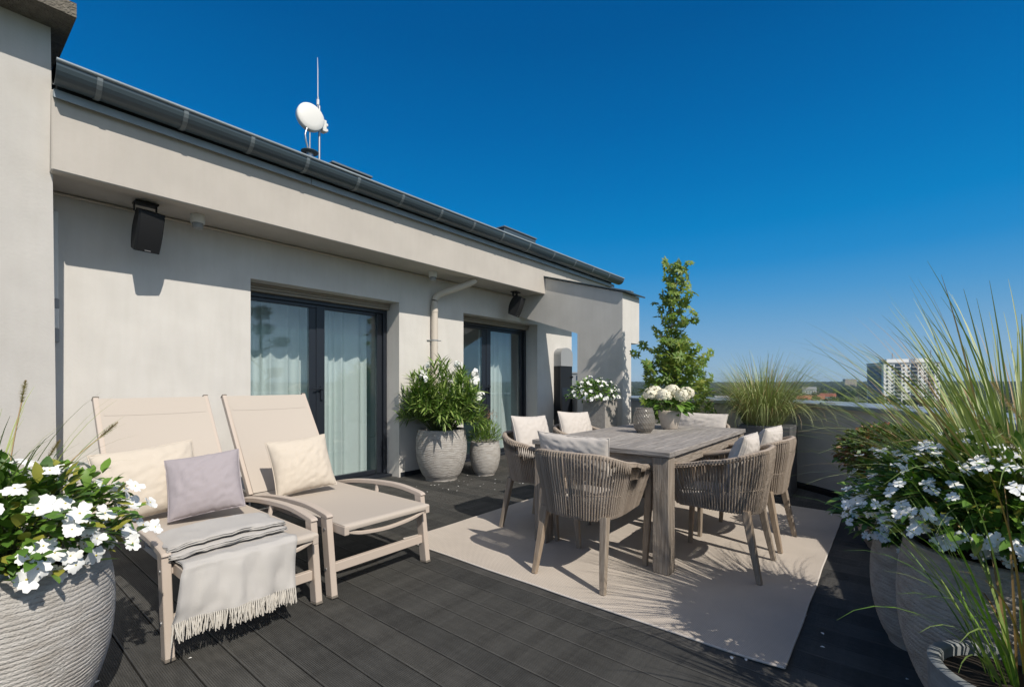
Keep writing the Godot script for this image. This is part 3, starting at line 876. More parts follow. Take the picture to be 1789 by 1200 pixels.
# ---------------------------------------------------------------- sun loungers
func make_lounger(label: String, at: Vector3) -> Node3D:
	# local x runs from head (-) to foot (+), origin on the floor in the middle; foot-end leg tops at x = +0.70
	var t := thing("sun_lounger", label, "sun lounger", at, 0.0, "pair of beige sun loungers")
	var s: SurfaceTool
	var hw := 0.335
	for sg in [-1.0, 1.0]:
		var z: float = sg * hw
		# front leg and curved armrest are one bent flat tube in looks, two parts here
		s = begin(); bar(s, Vector3(0.775, 0.012, z), Vector3(0.715, 0.448, z), 0.036, 0.064, Vector3(1, 0.13, 0)); part("leg", s, M.lounger_paint, t)
		s = begin(); bar(s, Vector3(0.777, 0.0, z), Vector3(0.775, 0.013, z), 0.04, 0.068, Vector3(1, 0, 0)); part("foot_cap", s, M.rubber, t)
		s = begin(); bar(s, Vector3(-0.86, 0.0, z), Vector3(-0.78, 0.36, z), 0.036, 0.055, Vector3(1, -0.2, 0)); part("leg", s, M.lounger_paint, t)
		s = begin()
		sweep(s, smooth_path([Vector3(0.748, 0.436, z), Vector3(0.715, 0.449, z), Vector3(0.5, 0.470, z), Vector3(0.25, 0.463, z), Vector3(0.0, 0.440, z), Vector3(-0.2, 0.408, z), Vector3(-0.34, 0.378, z)], 5), rect(0.038, 0.03, 0.004), Vector3.UP, false)
		part("armrest", s, M.lounger_paint, t)
		s = begin(); bar(s, Vector3(0.26, 0.365, z - sg * 0.03), Vector3(0.24, 0.458, z), 0.02, 0.024, Vector3.RIGHT); part("arm_strut", s, M.lounger_paint, t)
		var zr: float = sg * (hw - 0.045)
		s = begin(); bar(s, Vector3(0.855, 0.375, zr), Vector3(-0.9, 0.375, zr), 0.03, 0.05); part("side_rail", s, M.lounger_paint, t)
		s = begin(); slab(s, Vector3(0.68, 0.352, minf(zr, z)), Vector3(0.73, 0.388, maxf(zr, z))); part("rail_bracket", s, M.lounger_paint, t)
		for b in [[0.727, 0.375], [0.744, 0.155], [-0.79, 0.33]]:
			s = begin(); rod(s, Vector3(b[0], b[1], z + sg * 0.017), Vector3(b[0], b[1], z + sg * 0.021), 0.008, 10); part("bolt", s, M.steel, t)
		# backrest rail
		s = begin(); bar(s, Vector3(-0.36, 0.39, sg * 0.315), Vector3(-0.86, 1.09, sg * 0.315), 0.03, 0.042, Vector3(0.81, 0.58, 0)); part("back_rail", s, M.lounger_paint, t)
		s = begin(); box(s, Vector3(-0.861, 1.091, sg * 0.315), Vector3(0.034, 0.046, 0.012), look(Vector3(-0.5, 0.7, 0), Vector3(0.81, 0.58, 0))); part("end_cap", s, M.rubber, t)
	# cross bars
	s = begin(); bar(s, Vector3(0.752, 0.155, -hw + 0.018), Vector3(0.752, 0.155, hw - 0.018), 0.03, 0.052, Vector3.UP); part("front_stretcher", s, M.lounger_paint, t)
	s = begin(); bar(s, Vector3(-0.82, 0.14, -hw + 0.018), Vector3(-0.82, 0.14, hw - 0.018), 0.03, 0.04, Vector3.UP); part("rear_stretcher", s, M.lounger_paint, t)
	s = begin(); sweep(s, smooth_path([Vector3(0.83, 0.365, -0.275), Vector3(0.825, 0.335, -0.18), Vector3(0.82, 0.318, 0), Vector3(0.825, 0.335, 0.18), Vector3(0.83, 0.365, 0.275)], 5), rect(0.022, 0.022, 0.004), Vector3.UP, false); part("end_bow", s, M.lounger_paint, t)
	s = begin(); rod(s, Vector3(-0.845, 1.066, -0.30), Vector3(-0.845, 1.066, 0.30), 0.012); part("back_top_bar", s, M.lounger_paint, t)
	s = begin(); rod(s, Vector3(-0.62, 0.74, -0.30), Vector3(-0.62, 0.74, 0.30), 0.01); part("back_bow", s, M.lounger_paint, t)
	for sg in [-1.0, 1.0]:
		s = begin(); bar(s, Vector3(-0.66, 0.78, sg * 0.27), Vector3(-0.80, 0.36, sg * 0.27), 0.016, 0.024, Vector3.RIGHT); part("back_prop", s, M.lounger_paint, t)
	# slings, sagging a little
	s = begin()
	sheet(s, 24, 16, func(u, v):
		var z: float = lerpf(-0.302, 0.302, v)
		var sag: float = 0.018 * sin(u * PI) * (1.0 - pow(absf(v * 2 - 1), 2.0))
		return Vector3(lerpf(0.852, -0.36, u), 0.4035 - sag, z), true)
	sheet(s, 2, 16, func(u, v): return Vector3(0.852 + 0.004 * sin(u * PI), 0.4035 - 0.03 * u, lerpf(-0.302, 0.302, v)))
	part("seat_sling", s, M.sling, t)
	s = begin()
	sheet(s, 24, 16, func(u, v):
		var p: Vector3 = Vector3(-0.345, 0.402, 0).lerp(Vector3(-0.845, 1.085, 0), u)
		var sag: float = 0.022 * sin(u * PI) * (1.0 - pow(absf(v * 2 - 1), 2.0))
		return p + Vector3(0.81, 0.58, 0) * (0.014 - sag) + Vector3(0, 0, lerpf(-0.306, 0.306, v)))
	part("back_sling", s, M.sling, t)
	s = begin()
	sheet(s, 2, 12, func(u, v):
		var p: Vector3 = Vector3(-0.345, 0.402, 0).lerp(Vector3(-0.845, 1.085, 0), 0.84 + 0.05 * u)
		var sag: float = 0.022 * sin((0.84 + 0.05 * u) * PI) * (1.0 - pow(absf(v * 1.9 - 0.95), 2.0))
		return p + Vector3(0.81, 0.58, 0) * (0.0158 - sag) + Vector3(0, 0, lerpf(-0.29, 0.29, v)))
	part("hem_band", s, M.sling, t)
	return t

# ---------------------------------------------------------------- cushions
func pillow_mesh(w: float, h: float, d: float, sd: int, pinch := 0.06) -> SurfaceTool:
	var s := begin()
	var nz := noise(3.2, 3, sd)
	for side in [1.0, -1.0]:
		sheet(s, 30, 30, func(a, b):
			var u: float = a * 2 - 1
			var v: float = b * 2 - 1
			u = sign(u) * (1.0 - pow(1.0 - absf(u), 1.35))
			v = sign(v) * (1.0 - pow(1.0 - absf(v), 1.35))
			var body: float = pow(maxf(0.0, (1 - u * u) * (1 - v * v)), 0.42)
			var x: float = w * 0.5 * u * (1.0 - pinch * (1 - v * v))
			var y: float = h * 0.5 * v * (1.0 - pinch * (1 - u * u))
			var edge: float = maxf(absf(u), absf(v))
			var fold: float = nz.get_noise_2d(u * 1.3 + sd, v * 1.3) * 0.16 + 0.10 * sin((u * u + v * v) * 9.0 + sd + 5.0 * nz.get_noise_2d(u, v)) * edge * edge * (1 - edge)
			return Vector3(x, y + 0.006 * nz.get_noise_2d(u * 2.0, 7.0), side * d * 0.5 * body * (1.0 + fold)), side > 0)
	return s

func cushion(called: String, label: String, at: Vector3, basis: Basis, size: Vector3, m: Material, sd: int, group := "", pinch := 0.06) -> Node3D:
	var o := thing(called, label, "cushion" if called == "back_cushion" else "pillow", at, 0.0, group)
	o.basis = basis
	part("cover", pillow_mesh(size.x, size.y, size.z, sd, pinch), m, o)
	var s := begin()
	var pts := []
	for i in 80:
		var t := i / 80.0 * 4.0
		var k := int(t)
		var f := (t - k) * 2 - 1
		var uv: Vector2 = [Vector2(f, -1), Vector2(1, f), Vector2(-f, 1), Vector2(-1, -f)][k]
		pts.append(Vector3(size.x * 0.5 * uv.x * (1.0 - pinch * (1 - uv.y * uv.y)), size.y * 0.5 * uv.y * (1.0 - pinch * (1 - uv.x * uv.x)), 0))
	sweep(s, pts, ring(6, 0.0045, 0.0045), Vector3.BACK, true, [], true)
	part("piping", s, m, o)
	return o

func lean(turn: float, back: float, roll := 0.0) -> Basis:   # a cushion facing +z, turned about y, leaned back, rolled in its own plane
	return Basis(Vector3.UP, turn) * Basis(Vector3.RIGHT, -back) * Basis(Vector3.BACK, roll)

func throw_blanket() -> void:
	var o := thing("throw_blanket", "pale grey folded throw with tasselled fringe hanging off the lounger foot", "blanket", Vector3(-2.35, 0.405, -0.865))
	var nz := noise(2.2, 3, 4)
	# hanging sheet: lies on the sling, bends over the end and hangs; v runs across
	var prof := [Vector2(-0.42, 0.012), Vector2(-0.25, 0.008), Vector2(-0.08, 0.006), Vector2(0.0, 0.012), Vector2(0.026, -0.004), Vector2(0.034, -0.03), Vector2(0.046, -0.09), Vector2(0.058, -0.15), Vector2(0.064, -0.205)]
	var at := func(u: float, v: float, lift: float) -> Vector3:
		var k: float = u * (prof.size() - 1)
		var i: int = mini(int(k), prof.size() - 2)
		var p: Vector2 = (prof[i] as Vector2).lerp(prof[i + 1], k - i)
		var hang: float = clampf((u - 0.45) / 0.55, 0, 1)
		var z: float = lerpf(0.215 + 0.055 * hang, -0.275 + 0.035 * hang, v)
		p.y += -0.018 * v * hang
		var wav: float = 0.022 * nz.get_noise_2d(v * 2.2, u * 0.8) * (0.3 + hang) + 0.010 * hang * sin(v * 9.0 + 1.0 + u * 2.0)
		return Vector3(p.x + wav + lift * hang, p.y + lift * (1.0 - hang) + 0.006 * nz.get_noise_2d(v * 3.0, u * 2.0) * (1 - hang), z)
	var s := begin()
	sheet(s, 40, 30, func(u, v): return at.call(u, v, 0.0))
	sheet(s, 40, 30, func(u, v): return at.call(u, v, 0.007), true)
	for e in [0.0, 1.0]:
		sheet(s, 40, 1, func(u, v): return at.call(u, e, 0.007 * v))
	sheet(s, 1, 30, func(u, v): return at.call(1.0, v, 0.007 * u))
	part("draped_cloth", s, M.throw_cloth, o)
	# folded bundle: one sheet folded in zigzag
	var zig := []
	var th := 0.017
	for layer in 4:
		var y0 := 0.024 + layer * th
		var inset := 0.012 * layer
		var a := Vector2(-0.40 + inset * 0.5, y0)
		var b := Vector2(-0.10 - inset, y0)
		if layer % 2 == 0:
			zig.append_array([a, a.lerp(b, 0.33), a.lerp(b, 0.66), b])
			zig.append(b + Vector2(0.012, th * 0.25))
			zig.append(b + Vector2(0.012, th * 0.75))
		else:
			zig.append_array([b, b.lerp(a, 0.33), b.lerp(a, 0.66), a])
			zig.append(a + Vector2(-0.012, th * 0.25))
			zig.append(a + Vector2(-0.012, th * 0.75))
	zig = zig.slice(0, zig.size() - 2)
	var fat := func(u: float, v: float, lift: float) -> Vector3:
		var k: float = u * (zig.size() - 1)
		var i: int = mini(int(k), zig.size() - 2)
		var p: Vector2 = (zig[i] as Vector2).lerp(zig[i + 1], k - i)
		var z: float = lerpf(0.235, -0.285, v) + 0.012 * nz.get_noise_2d(u * 9.0, 3.0)
		var ang := 0.10
		var x: float = p.x + 0.018 * nz.get_noise_2d(v * 1.5, p.y * 40.0)
		var y: float = p.y + lift + 0.008 * nz.get_noise_2d(v * 2.0 + 5.0, p.x * 3.0) - 0.022 * (p.y / 0.09) * pow(absf(v * 2 - 1), 3.0)
		return Vector3(x * cos(ang) + z * sin(ang) * 0.6, y, z - x * sin(ang) * 0.4)
	s = begin()
	sheet(s, 66, 26, func(u, v): return fat.call(u, v, 0.0))
	sheet(s, 66, 26, func(u, v): return fat.call(u, v, 0.009), true)
	for e in [0.0, 1.0]:
		sheet(s, 66, 1, func(u, v): return fat.call(u, e, 0.009 * v))
	part("folded_cloth", s, M.throw_cloth, o)
	# tassels
	rng.seed = 21
	for i in 64:
		var v := (i + 0.5) / 64.0
		var p: Vector3 = at.call(1.0, v, 0.004)
		s = begin()
		var L := rng.randf_range(0.052, 0.068)
		var dx := rng.randf_range(-0.006, 0.006)
		var dz := rng.randf_range(-0.010, 0.010)
		for q in 3:
			var w := Vector3(rng.randf_range(-0.004, 0.004), rng.randf_range(-0.004, 0.002), rng.randf_range(-0.005, 0.005))
			tube(s, [p + Vector3(0.002, 0.012, 0), p + Vector3(0.006, -0.004, 0), p + Vector3(0.004 + dx * 0.4, -L * 0.45, dz * 0.4) + w, p + Vector3(0.004 + dx, -L, dz) + w * 2.5], 0.0028, 5, [0.7, 1.3, 1.0, 0.8])
		part("tassel", s, M.tassel_cloth, o)

# ---------------------------------------------------------------- table
func table() -> void:
	var t := thing("dining_table", "weathered grey wooden dining table standing on the rug", "table", Vector3(-1.575, 0.011, -3.755))
	var s: SurfaceTool
	rng.seed = 31
	var hx := 0.525
	var hz := 0.945
	for i in 8:
		var w := (2 * hx) / 8
		var x := -hx + (i + 0.5) * w
		s = begin(); box(s, Vector3.ZERO, Vector3(w - 0.003, 0.034, 2 * hz - 0.19), Basis(), 0.003); part("plank", s, M["grey_wood_%dz" % rng.randi_range(0, 2)], t, Transform3D(Basis(), Vector3(x, 0.743 + rng.randf_range(-0.0015, 0.001), 0)))
	for sg in [-1.0, 1.0]:
		s = begin(); box(s, Vector3.ZERO, Vector3(2 * hx, 0.034, 0.0925), Basis(), 0.003); part("end_board", s, M.grey_wood_1x, t, Transform3D(Basis(), Vector3(0, 0.743, sg * (hz - 0.046))))
		s = begin(); box(s, Vector3.ZERO, Vector3(0.025, 0.085, 2 * hz - 0.26), Basis(), 0.003); part("apron", s, M.apron_wood, t, Transform3D(Basis(), Vector3(sg * (hx - 0.045), 0.682, 0)))
		s = begin(); box(s, Vector3.ZERO, Vector3(2 * hx - 0.24, 0.085, 0.025), Basis(), 0.003); part("apron", s, M.apron_wood, t, Transform3D(Basis(), Vector3(0, 0.682, sg * (hz - 0.05))))
		for sx in [-1.0, 1.0]:
			s = begin(); box(s, Vector3.ZERO, Vector3(0.105, 0.725, 0.105), Basis(), 0.005); part("leg", s, M.leg_wood, t, Transform3D(Basis(), Vector3(sx * (hx - 0.065), 0.3625, sg * (hz - 0.065))))

# ---------------------------------------------------------------- rope chairs: local front is -z
func rail_point(t: float, top: bool) -> Vector3:
	# t from -1 (front end, -x side) over the back (0) to +1
	var a := 0.295 if top else 0.235
	var zb := 0.29 if top else 0.245
	var zf := -0.25 if top else -0.21
	var side := 0.36          # share of the run that is the straight side
	var k := absf(t)
	var x: float
	var z: float
	if k > 1.0 - side:
		var f := (k - (1.0 - side)) / side
		x = a - (0.0 if top else 0.01) * f
		z = lerpf(0.0, zf, f)
	else:
		var ang := k / (1.0 - side) * PI / 2
		x = a * pow(sin(ang), 0.62)
		z = zb * pow(cos(ang), 0.62)
	var y: float
	if top:
		y = lerpf(0.765, 0.655, smoothstep(0.15, 1.0, k))
	else:
		y = 0.395 + 0.02 * k
	return Vector3(x * signf(t) if t != 0.0 else 0.0, y, z)

func make_chair(label: String, at: Vector3, turn: float) -> Node3D:
	var t := thing("dining_chair", label, "chair", at, turn, "rope dining chairs around the table")
	var s: SurfaceTool
	var topp := []
	var bot := []
	for i in 61:
		topp.append(rail_point(i / 30.0 - 1.0, true))
		bot.append(rail_point(i / 30.0 - 1.0, false))
	s = begin(); tube(s, topp, 0.0165, 10); part("top_rail", s, M.cord_2, t)
	s = begin(); tube(s, bot, 0.014, 8); tube(s, [bot[0], bot[0].lerp(bot[-1], 0.5) + Vector3(0, -0.01, -0.02), bot[-1]], 0.013, 8); part("bottom_rail", s, M.cord_1, t)
	rng.seed = 41
	var n := 82
	for i in n:
		var k := (i + 0.5) / n * 2.0 - 1.0
		# equal spacing along the top rail
		var target := (i + 0.5) / n
		k = even_param(target)
		var p := rail_point(k, true)
		var q := rail_point(k, false)
		var o := Vector3(p.x, 0, p.z).normalized()
		var j := Vector3(rng.randf_range(-1, 1), 0, rng.randf_range(-1, 1)) * 0.0012
		s = begin()
		var mid := p.lerp(q, 0.62) + o * 0.013 + j
		tube(s, [p + o * 0.012 + Vector3(0, 0.010, 0), p + o * 0.017 - Vector3(0, 0.012, 0) + j, p.lerp(q, 0.30) + o * 0.021 + j, mid, q + o * 0.014 + Vector3(0, 0.012, 0), q + o * 0.006 - Vector3(0, 0.012, 0)], 0.0072, 6)
		part("rope", s, M["cord_%d" % rng.randi_range(0, 2)], t)
	# woven band at seat height, inner lining ropes
	s = begin()
	var band := []
	for i in 121:
		var k := i / 60.0 - 1.0
		var p := rail_point(k, true).lerp(rail_point(k, false), 0.62)
		var o := Vector3(p.x, 0, p.z).normalized()
		band.append(p + o * (0.010 + 0.006 * (1.0 if i % 2 == 0 else -1.0)))
	tube(s, band, 0.0055, 5); part("woven_band", s, M.cord_0, t)
	# seat pad
	s = begin()
	for side in [1.0, -1.0]:
		sheet(s, 20, 20, func(a, b):
			var u: float = a * 2 - 1
			var v: float = b * 2 - 1
			var body: float = pow(maxf(0.0, (1 - pow(u, 6.0)) * (1 - pow(v, 6.0))), 0.5)
			return Vector3(u * 0.235 * (1.0 - 0.16 * smoothstep(0.2, 1.0, v)), 0.445 + side * 0.042 * body, lerpf(-0.25, 0.225, b)), side < 0)
	part("seat_pad", s, M.linen, t)
	s = begin(); slab(s, Vector3(-0.22, 0.39, -0.2), Vector3(0.22, 0.402, 0.19)); part("seat_base", s, M.cord_1, t)
	# tapered legs
	for sg in [-1.0, 1.0]:
		s = begin(); sweep(s, [Vector3(sg * 0.248, 0.0, -0.275), Vector3(sg * 0.262, 0.2, -0.268), Vector3(sg * 0.278, 0.42, -0.262), Vector3(sg * 0.284, 0.662, -0.258)], rect(0.046, 0.036, 0.006), Vector3.FORWARD, false, [0.72, 0.9, 1.0, 0.9]); part("leg", s, M.teak_0 if sg > 0 else M.teak_1, t)
		s = begin(); sweep(s, [Vector3(sg * 0.238, 0.0, 0.275), Vector3(sg * 0.222, 0.2, 0.235), Vector3(sg * 0.208, 0.41, 0.195)], rect(0.048, 0.044, 0.006), Vector3.FORWARD, false, [0.68, 0.88, 1.05]); part("leg", s, M.teak_1 if sg > 0 else M.teak_0, t)
	return t

var _even := []
func even_param(f: float) -> float:
	if _even.is_empty():
		var len := 0.0
		_even.append([0.0, -1.0])
		for i in 400:
			var a := i / 200.0 - 1.0
			var b := (i + 1) / 200.0 - 1.0
			len += rail_point(a, true).distance_to(rail_point(b, true)) * 0.5 + rail_point(a, false).distance_to(rail_point(b, false)) * 0.5
			_even.append([len, b])
		for e in _even:
			e[0] /= len
	for i in _even.size() - 1:
		if _even[i + 1][0] >= f:
			var g: float = (f - _even[i][0]) / maxf(1e-6, _even[i + 1][0] - _even[i][0])
			return lerpf(_even[i][1], _even[i + 1][1], g)
	return 1.0

func furniture() -> void:
	var L := make_lounger("beige sling sun lounger next to the large flowerpot, throw draped on it", Vector3(-3.2, 0, -0.955))
	copy_of(L, "sun_lounger", "beige sling sun lounger with a single cream pillow, between throw and rug", Vector3(-3.2, 0, -1.715), 0.0)
	cushion("pillow", "large cream pillow leaning on the lounger back beside the flowerpot", Vector3(-3.40, 0.62, -0.78), lean(1.50, 0.42, 0.10), Vector3(0.50, 0.42, 0.20), M.cream_cloth, 3, "", 0.05)
	cushion("pillow", "lilac grey pillow leaning against the large cream pillow", Vector3(-3.19, 0.595, -1.00), lean(1.15, 0.50, 0.13), Vector3(0.38, 0.37, 0.18), M.lilac_cloth, 5, "", 0.05)
	cushion("pillow", "cream piped pillow alone on the second lounger", Vector3(-3.33, 0.605, -1.66), lean(1.42, 0.42, 0.08), Vector3(0.42, 0.40, 0.19), M.cream_cloth, 8, "", 0.06)
	throw_blanket()
	table()
	var rugy := 0.0118
	var C := make_chair("rope dining chair at the near table end, its back to the camera", Vector3(-1.495, rugy, -2.62), 0.0)
	for c in [["rope dining chair beside the near table leg on the parapet side", -0.885, -3.28, -1, 0.02], ["rope dining chair on the parapet side, second from the near leg", -0.87, -3.95, -1, -0.04], ["rope dining chair on the house side, closest to the loungers", -2.235, -3.17, 1, 0.03], ["rope dining chair on the house side in front of the square planter", -2.24, -3.92, 1, -0.05]]:
		copy_of(C, "dining_chair", c[0], Vector3(c[1], rugy, c[2]), PI / 2 * -c[3] + c[4])
	for c in []:
		pass
	copy_of(C, "dining_chair", "rope dining chair at the far table end before the maple", Vector3(-1.56, rugy, -4.86), PI)
	# back cushions, long and low
	var g := "cream back cushions on the dining chairs"
	var sz := Vector3(0.52, 0.30, 0.13)
	cushion("back_cushion", "cream back cushion on the near end chair, seen from behind", Vector3(-1.56, 0.725, -2.53), lean(PI, 0.22, 0.02), sz, M.linen, 11, g)
	cushion("back_cushion", "cream back cushion on the far end chair before the maple", Vector3(-1.55, 0.735, -5.00), lean(0.0, 0.22, -0.02), sz, M.linen, 12, g)
	cushion("back_cushion", "cream back cushion on the house-side chair closest to the loungers", Vector3(-2.36, 0.73, -3.17), lean(PI / 2 + 0.05, 0.25, -0.05), Vector3(0.50, 0.38, 0.15), M.linen, 13, g)
	cushion("back_cushion", "cream back cushion on the house-side chair before the square planter", Vector3(-2.37, 0.73, -3.90), lean(PI / 2 - 0.05, 0.28, -0.06), Vector3(0.50, 0.38, 0.15), M.linen, 14, g)
	cushion("back_cushion", "cream back cushion on the parapet-side chair beside the near table leg", Vector3(-0.76, 0.70, -3.32), lean(-PI / 2 + 0.05, 0.30, 0.03), Vector3(0.48, 0.34, 0.15), M.linen, 15, g)
	cushion("back_cushion", "cream back cushion on the parapet-side chair, second from the near leg", Vector3(-0.745, 0.70, -3.98), lean(-PI / 2 - 0.05, 0.30, 0.02), Vector3(0.48, 0.34, 0.15), M.linen, 16, g)

# ---------------------------------------------------------------- plant pieces
# a leaf along +z, face up (+y), folded along the middle
func leaf_mesh(L: float, w: float, wide_at := 0.4, bend := 0.2, fold := 0.25, rows := 4, curl := 0.0) -> ArrayMesh:
	var s := begin()
	s.set_smooth_group(0)
	var g := []
	for i in rows + 1:
		var t := float(i) / rows
		var half := w * 0.5 * pow(sin(PI * pow(t, log(0.5) / log(wide_at))), 0.8) if t > 0.0 and t < 1.0 else 0.0004
		var y := -bend * L * t * t
		var z := L * t * (1.0 - 0.15 * bend * t)
		g.append([Vector3(-half, y + fold * half + curl * half * sin(t * 9.0), z), Vector3(0, y, z), Vector3(half, y + fold * half - curl * half * sin(t * 9.0 + 1.0), z)])
	for i in rows:
		for j in 2:
			for e in [[i, j, j == 0], [i + 1, j, false], [i + 1, j + 1, false], [i, j, false], [i + 1, j + 1, false], [i, j + 1, false]]:
				var edge: bool = e[1] != 1
				s.set_color(Color(1, 1, 1) if edge else Color(1.25, 1.2, 1.15))
				s.add_vertex(g[e[0]][e[1]])
	return done(s)

# a grass blade: starts along +y, arches towards +z
func blade_mesh(L: float, w: float, start: float, arch: float, rows := 9, stripe := 0.0, droop := 1.0) -> ArrayMesh:
	var s := begin()
	s.set_smooth_group(0)
	var g := []
	var p := Vector3.ZERO
	var ang := start
	for i in rows + 1:
		var t := float(i) / rows
		var half := w * 0.5 * (1.0 - pow(t, 2.2)) * (0.6 + 0.4 * minf(1.0, t * 5.0)) + 0.0004
		var n := Vector3(0, sin(ang), -cos(ang)) * 0.22 * half
		g.append([p + Vector3(-half, 0, 0) + n, p, p + Vector3(half, 0, 0) + n])
		p += Vector3(0, cos(ang), sin(ang)) * L / rows
		ang += arch / rows * (0.35 + 1.9 * pow(t, droop))
	for i in rows:
		for j in 2:
			for e in [[i, j], [i + 1, j], [i + 1, j + 1], [i, j], [i + 1, j + 1], [i, j + 1]]:
				var t := float(e[0]) / rows
				var c := Color(1, 1, 1)
				if e[1] == 1:
					c = Color(1, 1, 1).lerp(Color(2.6, 2.1, 3.0), stripe)
				s.set_color(c.lerp(Color(1.5, 1.25, 0.8), maxf(0.0, t - 0.75)))
				s.add_vertex(g[e[0]][e[1]])
	return done(s)

# five notched petals round a small eye, facing +y; surface 0 petals, 1 eye
func flower_mesh(r: float, n := 5, cup := 0.15, notch := 0.12, width := 0.62, petal: Material = null) -> ArrayMesh:
	var s := begin()
	s.set_smooth_group(0)
	for k in n:
		var a := TAU * k / n + 0.1 * sin(k * 3.1)
		var d := Vector3(cos(a), 0, sin(a))
		var q := Vector3(-sin(a), 0, cos(a))
		var rr := r * (1.0 + 0.16 * sin(k * 2.3 + r * 900.0))
		var P := []
		for row in [[0.06, 0.10, 0.0], [0.45, 0.85, 0.5], [0.80, 1.0, 0.85], [1.0, 0.55, 0.9]]:
			var hw: float = width * rr * row[1] * 0.72
			var y: float = cup * rr * row[0] * row[0] - 0.30 * rr * row[2] * row[2] * (0.5 + 0.7 * sin(k * 1.7 + r * 500.0))
			var c: Vector3 = d * rr * (row[0] - (notch if row[0] == 1.0 else 0.0)) + Vector3(0, y, 0)
			P.append([d * rr * row[0] - q * hw + Vector3(0, y - 0.10 * hw, 0), c + Vector3(0, 0.05 * rr, 0) * row[0], d * rr * row[0] + q * hw + Vector3(0, y - 0.10 * hw + 0.22 * rr * row[2] * sin(k * 2.9 + r * 700.0), 0)])
		for i in 3:
			for j in 2:
				for e in [[i, j], [i + 1, j], [i + 1, j + 1], [i, j], [i + 1, j + 1], [i, j + 1]]:
					s.add_vertex(P[e[0]][e[1]])
	var me := done(s)
	me.surface_set_material(0, petal if petal else M.petal)
	s = begin(); lathe(s, [Vector2(r * 0.11, 0.0), Vector2(r * 0.08, r * 0.07), Vector2(0, r * 0.09)], 6)
	me = done(s, me)
	me.surface_set_material(1, M.pollen)
	return me

# palmate maple leaf along +z, face up
func maple_mesh(L: float) -> ArrayMesh:
	var s := begin()
	s.set_smooth_group(0)
	var tips := [[-1.9, 0.55], [-0.95, 0.85], [0.0, 1.0], [0.95, 0.85], [1.9, 0.55]]
	var c := Vector3(0, 0, L * 0.12)
	for k in 5:
		var a: float = tips[k][0]
		var R: float = tips[k][1] * L * 0.85
		var tip := c + Vector3(sin(a) * R, -0.12 * R, cos(a) * R)
		for sg in [-1.0, 1.0]:
			var b: float = a + sg * 0.475
			var notch := c + Vector3(sin(b) * R * 0.42, 0.02 * L, cos(b) * R * 0.42)
			var sh := c + Vector3(sin(a + sg * 0.26) * R * 0.66, -0.01 * L, cos(a + sg * 0.26) * R * 0.66)
			var mid := c + Vector3(sin(a) * R * 0.5, -0.05 * L, cos(a) * R * 0.5)
			for t in [[c, mid, notch], [mid, sh, notch], [mid, tip, sh]]:
				tri(s, t[0], t[1], t[2], Vector3.UP)
	return done(s)

# place many copies of the given meshes: the first "single" that lie nearest the camera as nodes of their own, the rest as one mass
func spread(parent: Node3D, called: String, mass: String, meshes: Array, mats: Array, places: Array, single: int) -> void:
	var wpos := parent.position
	var order := range(places.size())
	order.sort_custom(func(a, b): return (wpos + (places[a] as Transform3D).origin).distance_squared_to(EYE) < (wpos + (places[b] as Transform3D).origin).distance_squared_to(EYE))
	var rest := []
	for n in order.size():
		var i: int = order[n]
		if n < single:
			part(called, meshes[i % meshes.size()], mats[(i / meshes.size() + i * 7) % mats.size()] if mats.size() else null, parent, places[i])
		else:
			rest.append(i)
	if rest.is_empty():
		return
	# the mass: one multimesh per mesh and material, under one part
	var bins := {}
	for i in rest:
		var key := [i % meshes.size(), (i / meshes.size() + i * 7) % maxi(1, mats.size())]
		if not bins.has(key):
			bins[key] = []
		bins[key].append(places[i])
	var top := Node3D.new()
	top.name = mass
	top.set_meta("kind", "stuff")
	parent.add_child(top, true)
	for key in bins:
		var mm := MultiMesh.new()
		mm.transform_format = MultiMesh.TRANSFORM_3D
		mm.mesh = meshes[key[0]]
		mm.instance_count = bins[key].size()
		for k in bins[key].size():
			mm.set_instance_transform(k, bins[key][k])
		var mi := MultiMeshInstance3D.new()
		mi.name = "clump"
		mi.multimesh = mm
		if mats.size():
			mi.material_override = mats[key[1]]
		mi.set_meta("kind", "stuff")
		top.add_child(mi, true)

func aimed(at: Vector3, dir: Vector3, roll: float, scale := 1.0) -> Transform3D:   # local +z along dir, face up
	var b := look(dir) * Basis(Vector3.BACK, roll)
	return Transform3D(b.scaled_local(Vector3.ONE * scale), at)

func facing(at: Vector3, up: Vector3, spin: float, scale := 1.0) -> Transform3D:   # local +y along up
	var b := look(up, Vector3(0.3, 0.2, 0.9)) * Basis(Vector3.RIGHT, PI / 2) * Basis(Vector3.UP, spin)
	return Transform3D(b.scaled_local(Vector3.ONE * scale), at)

func ball() -> Vector3:
	while true:
		var v := Vector3(rng.randf_range(-1, 1), rng.randf_range(-1, 1), rng.randf_range(-1, 1))
		if v.length() < 1.0 and v.length() > 0.05:
			return v
	return Vector3.UP

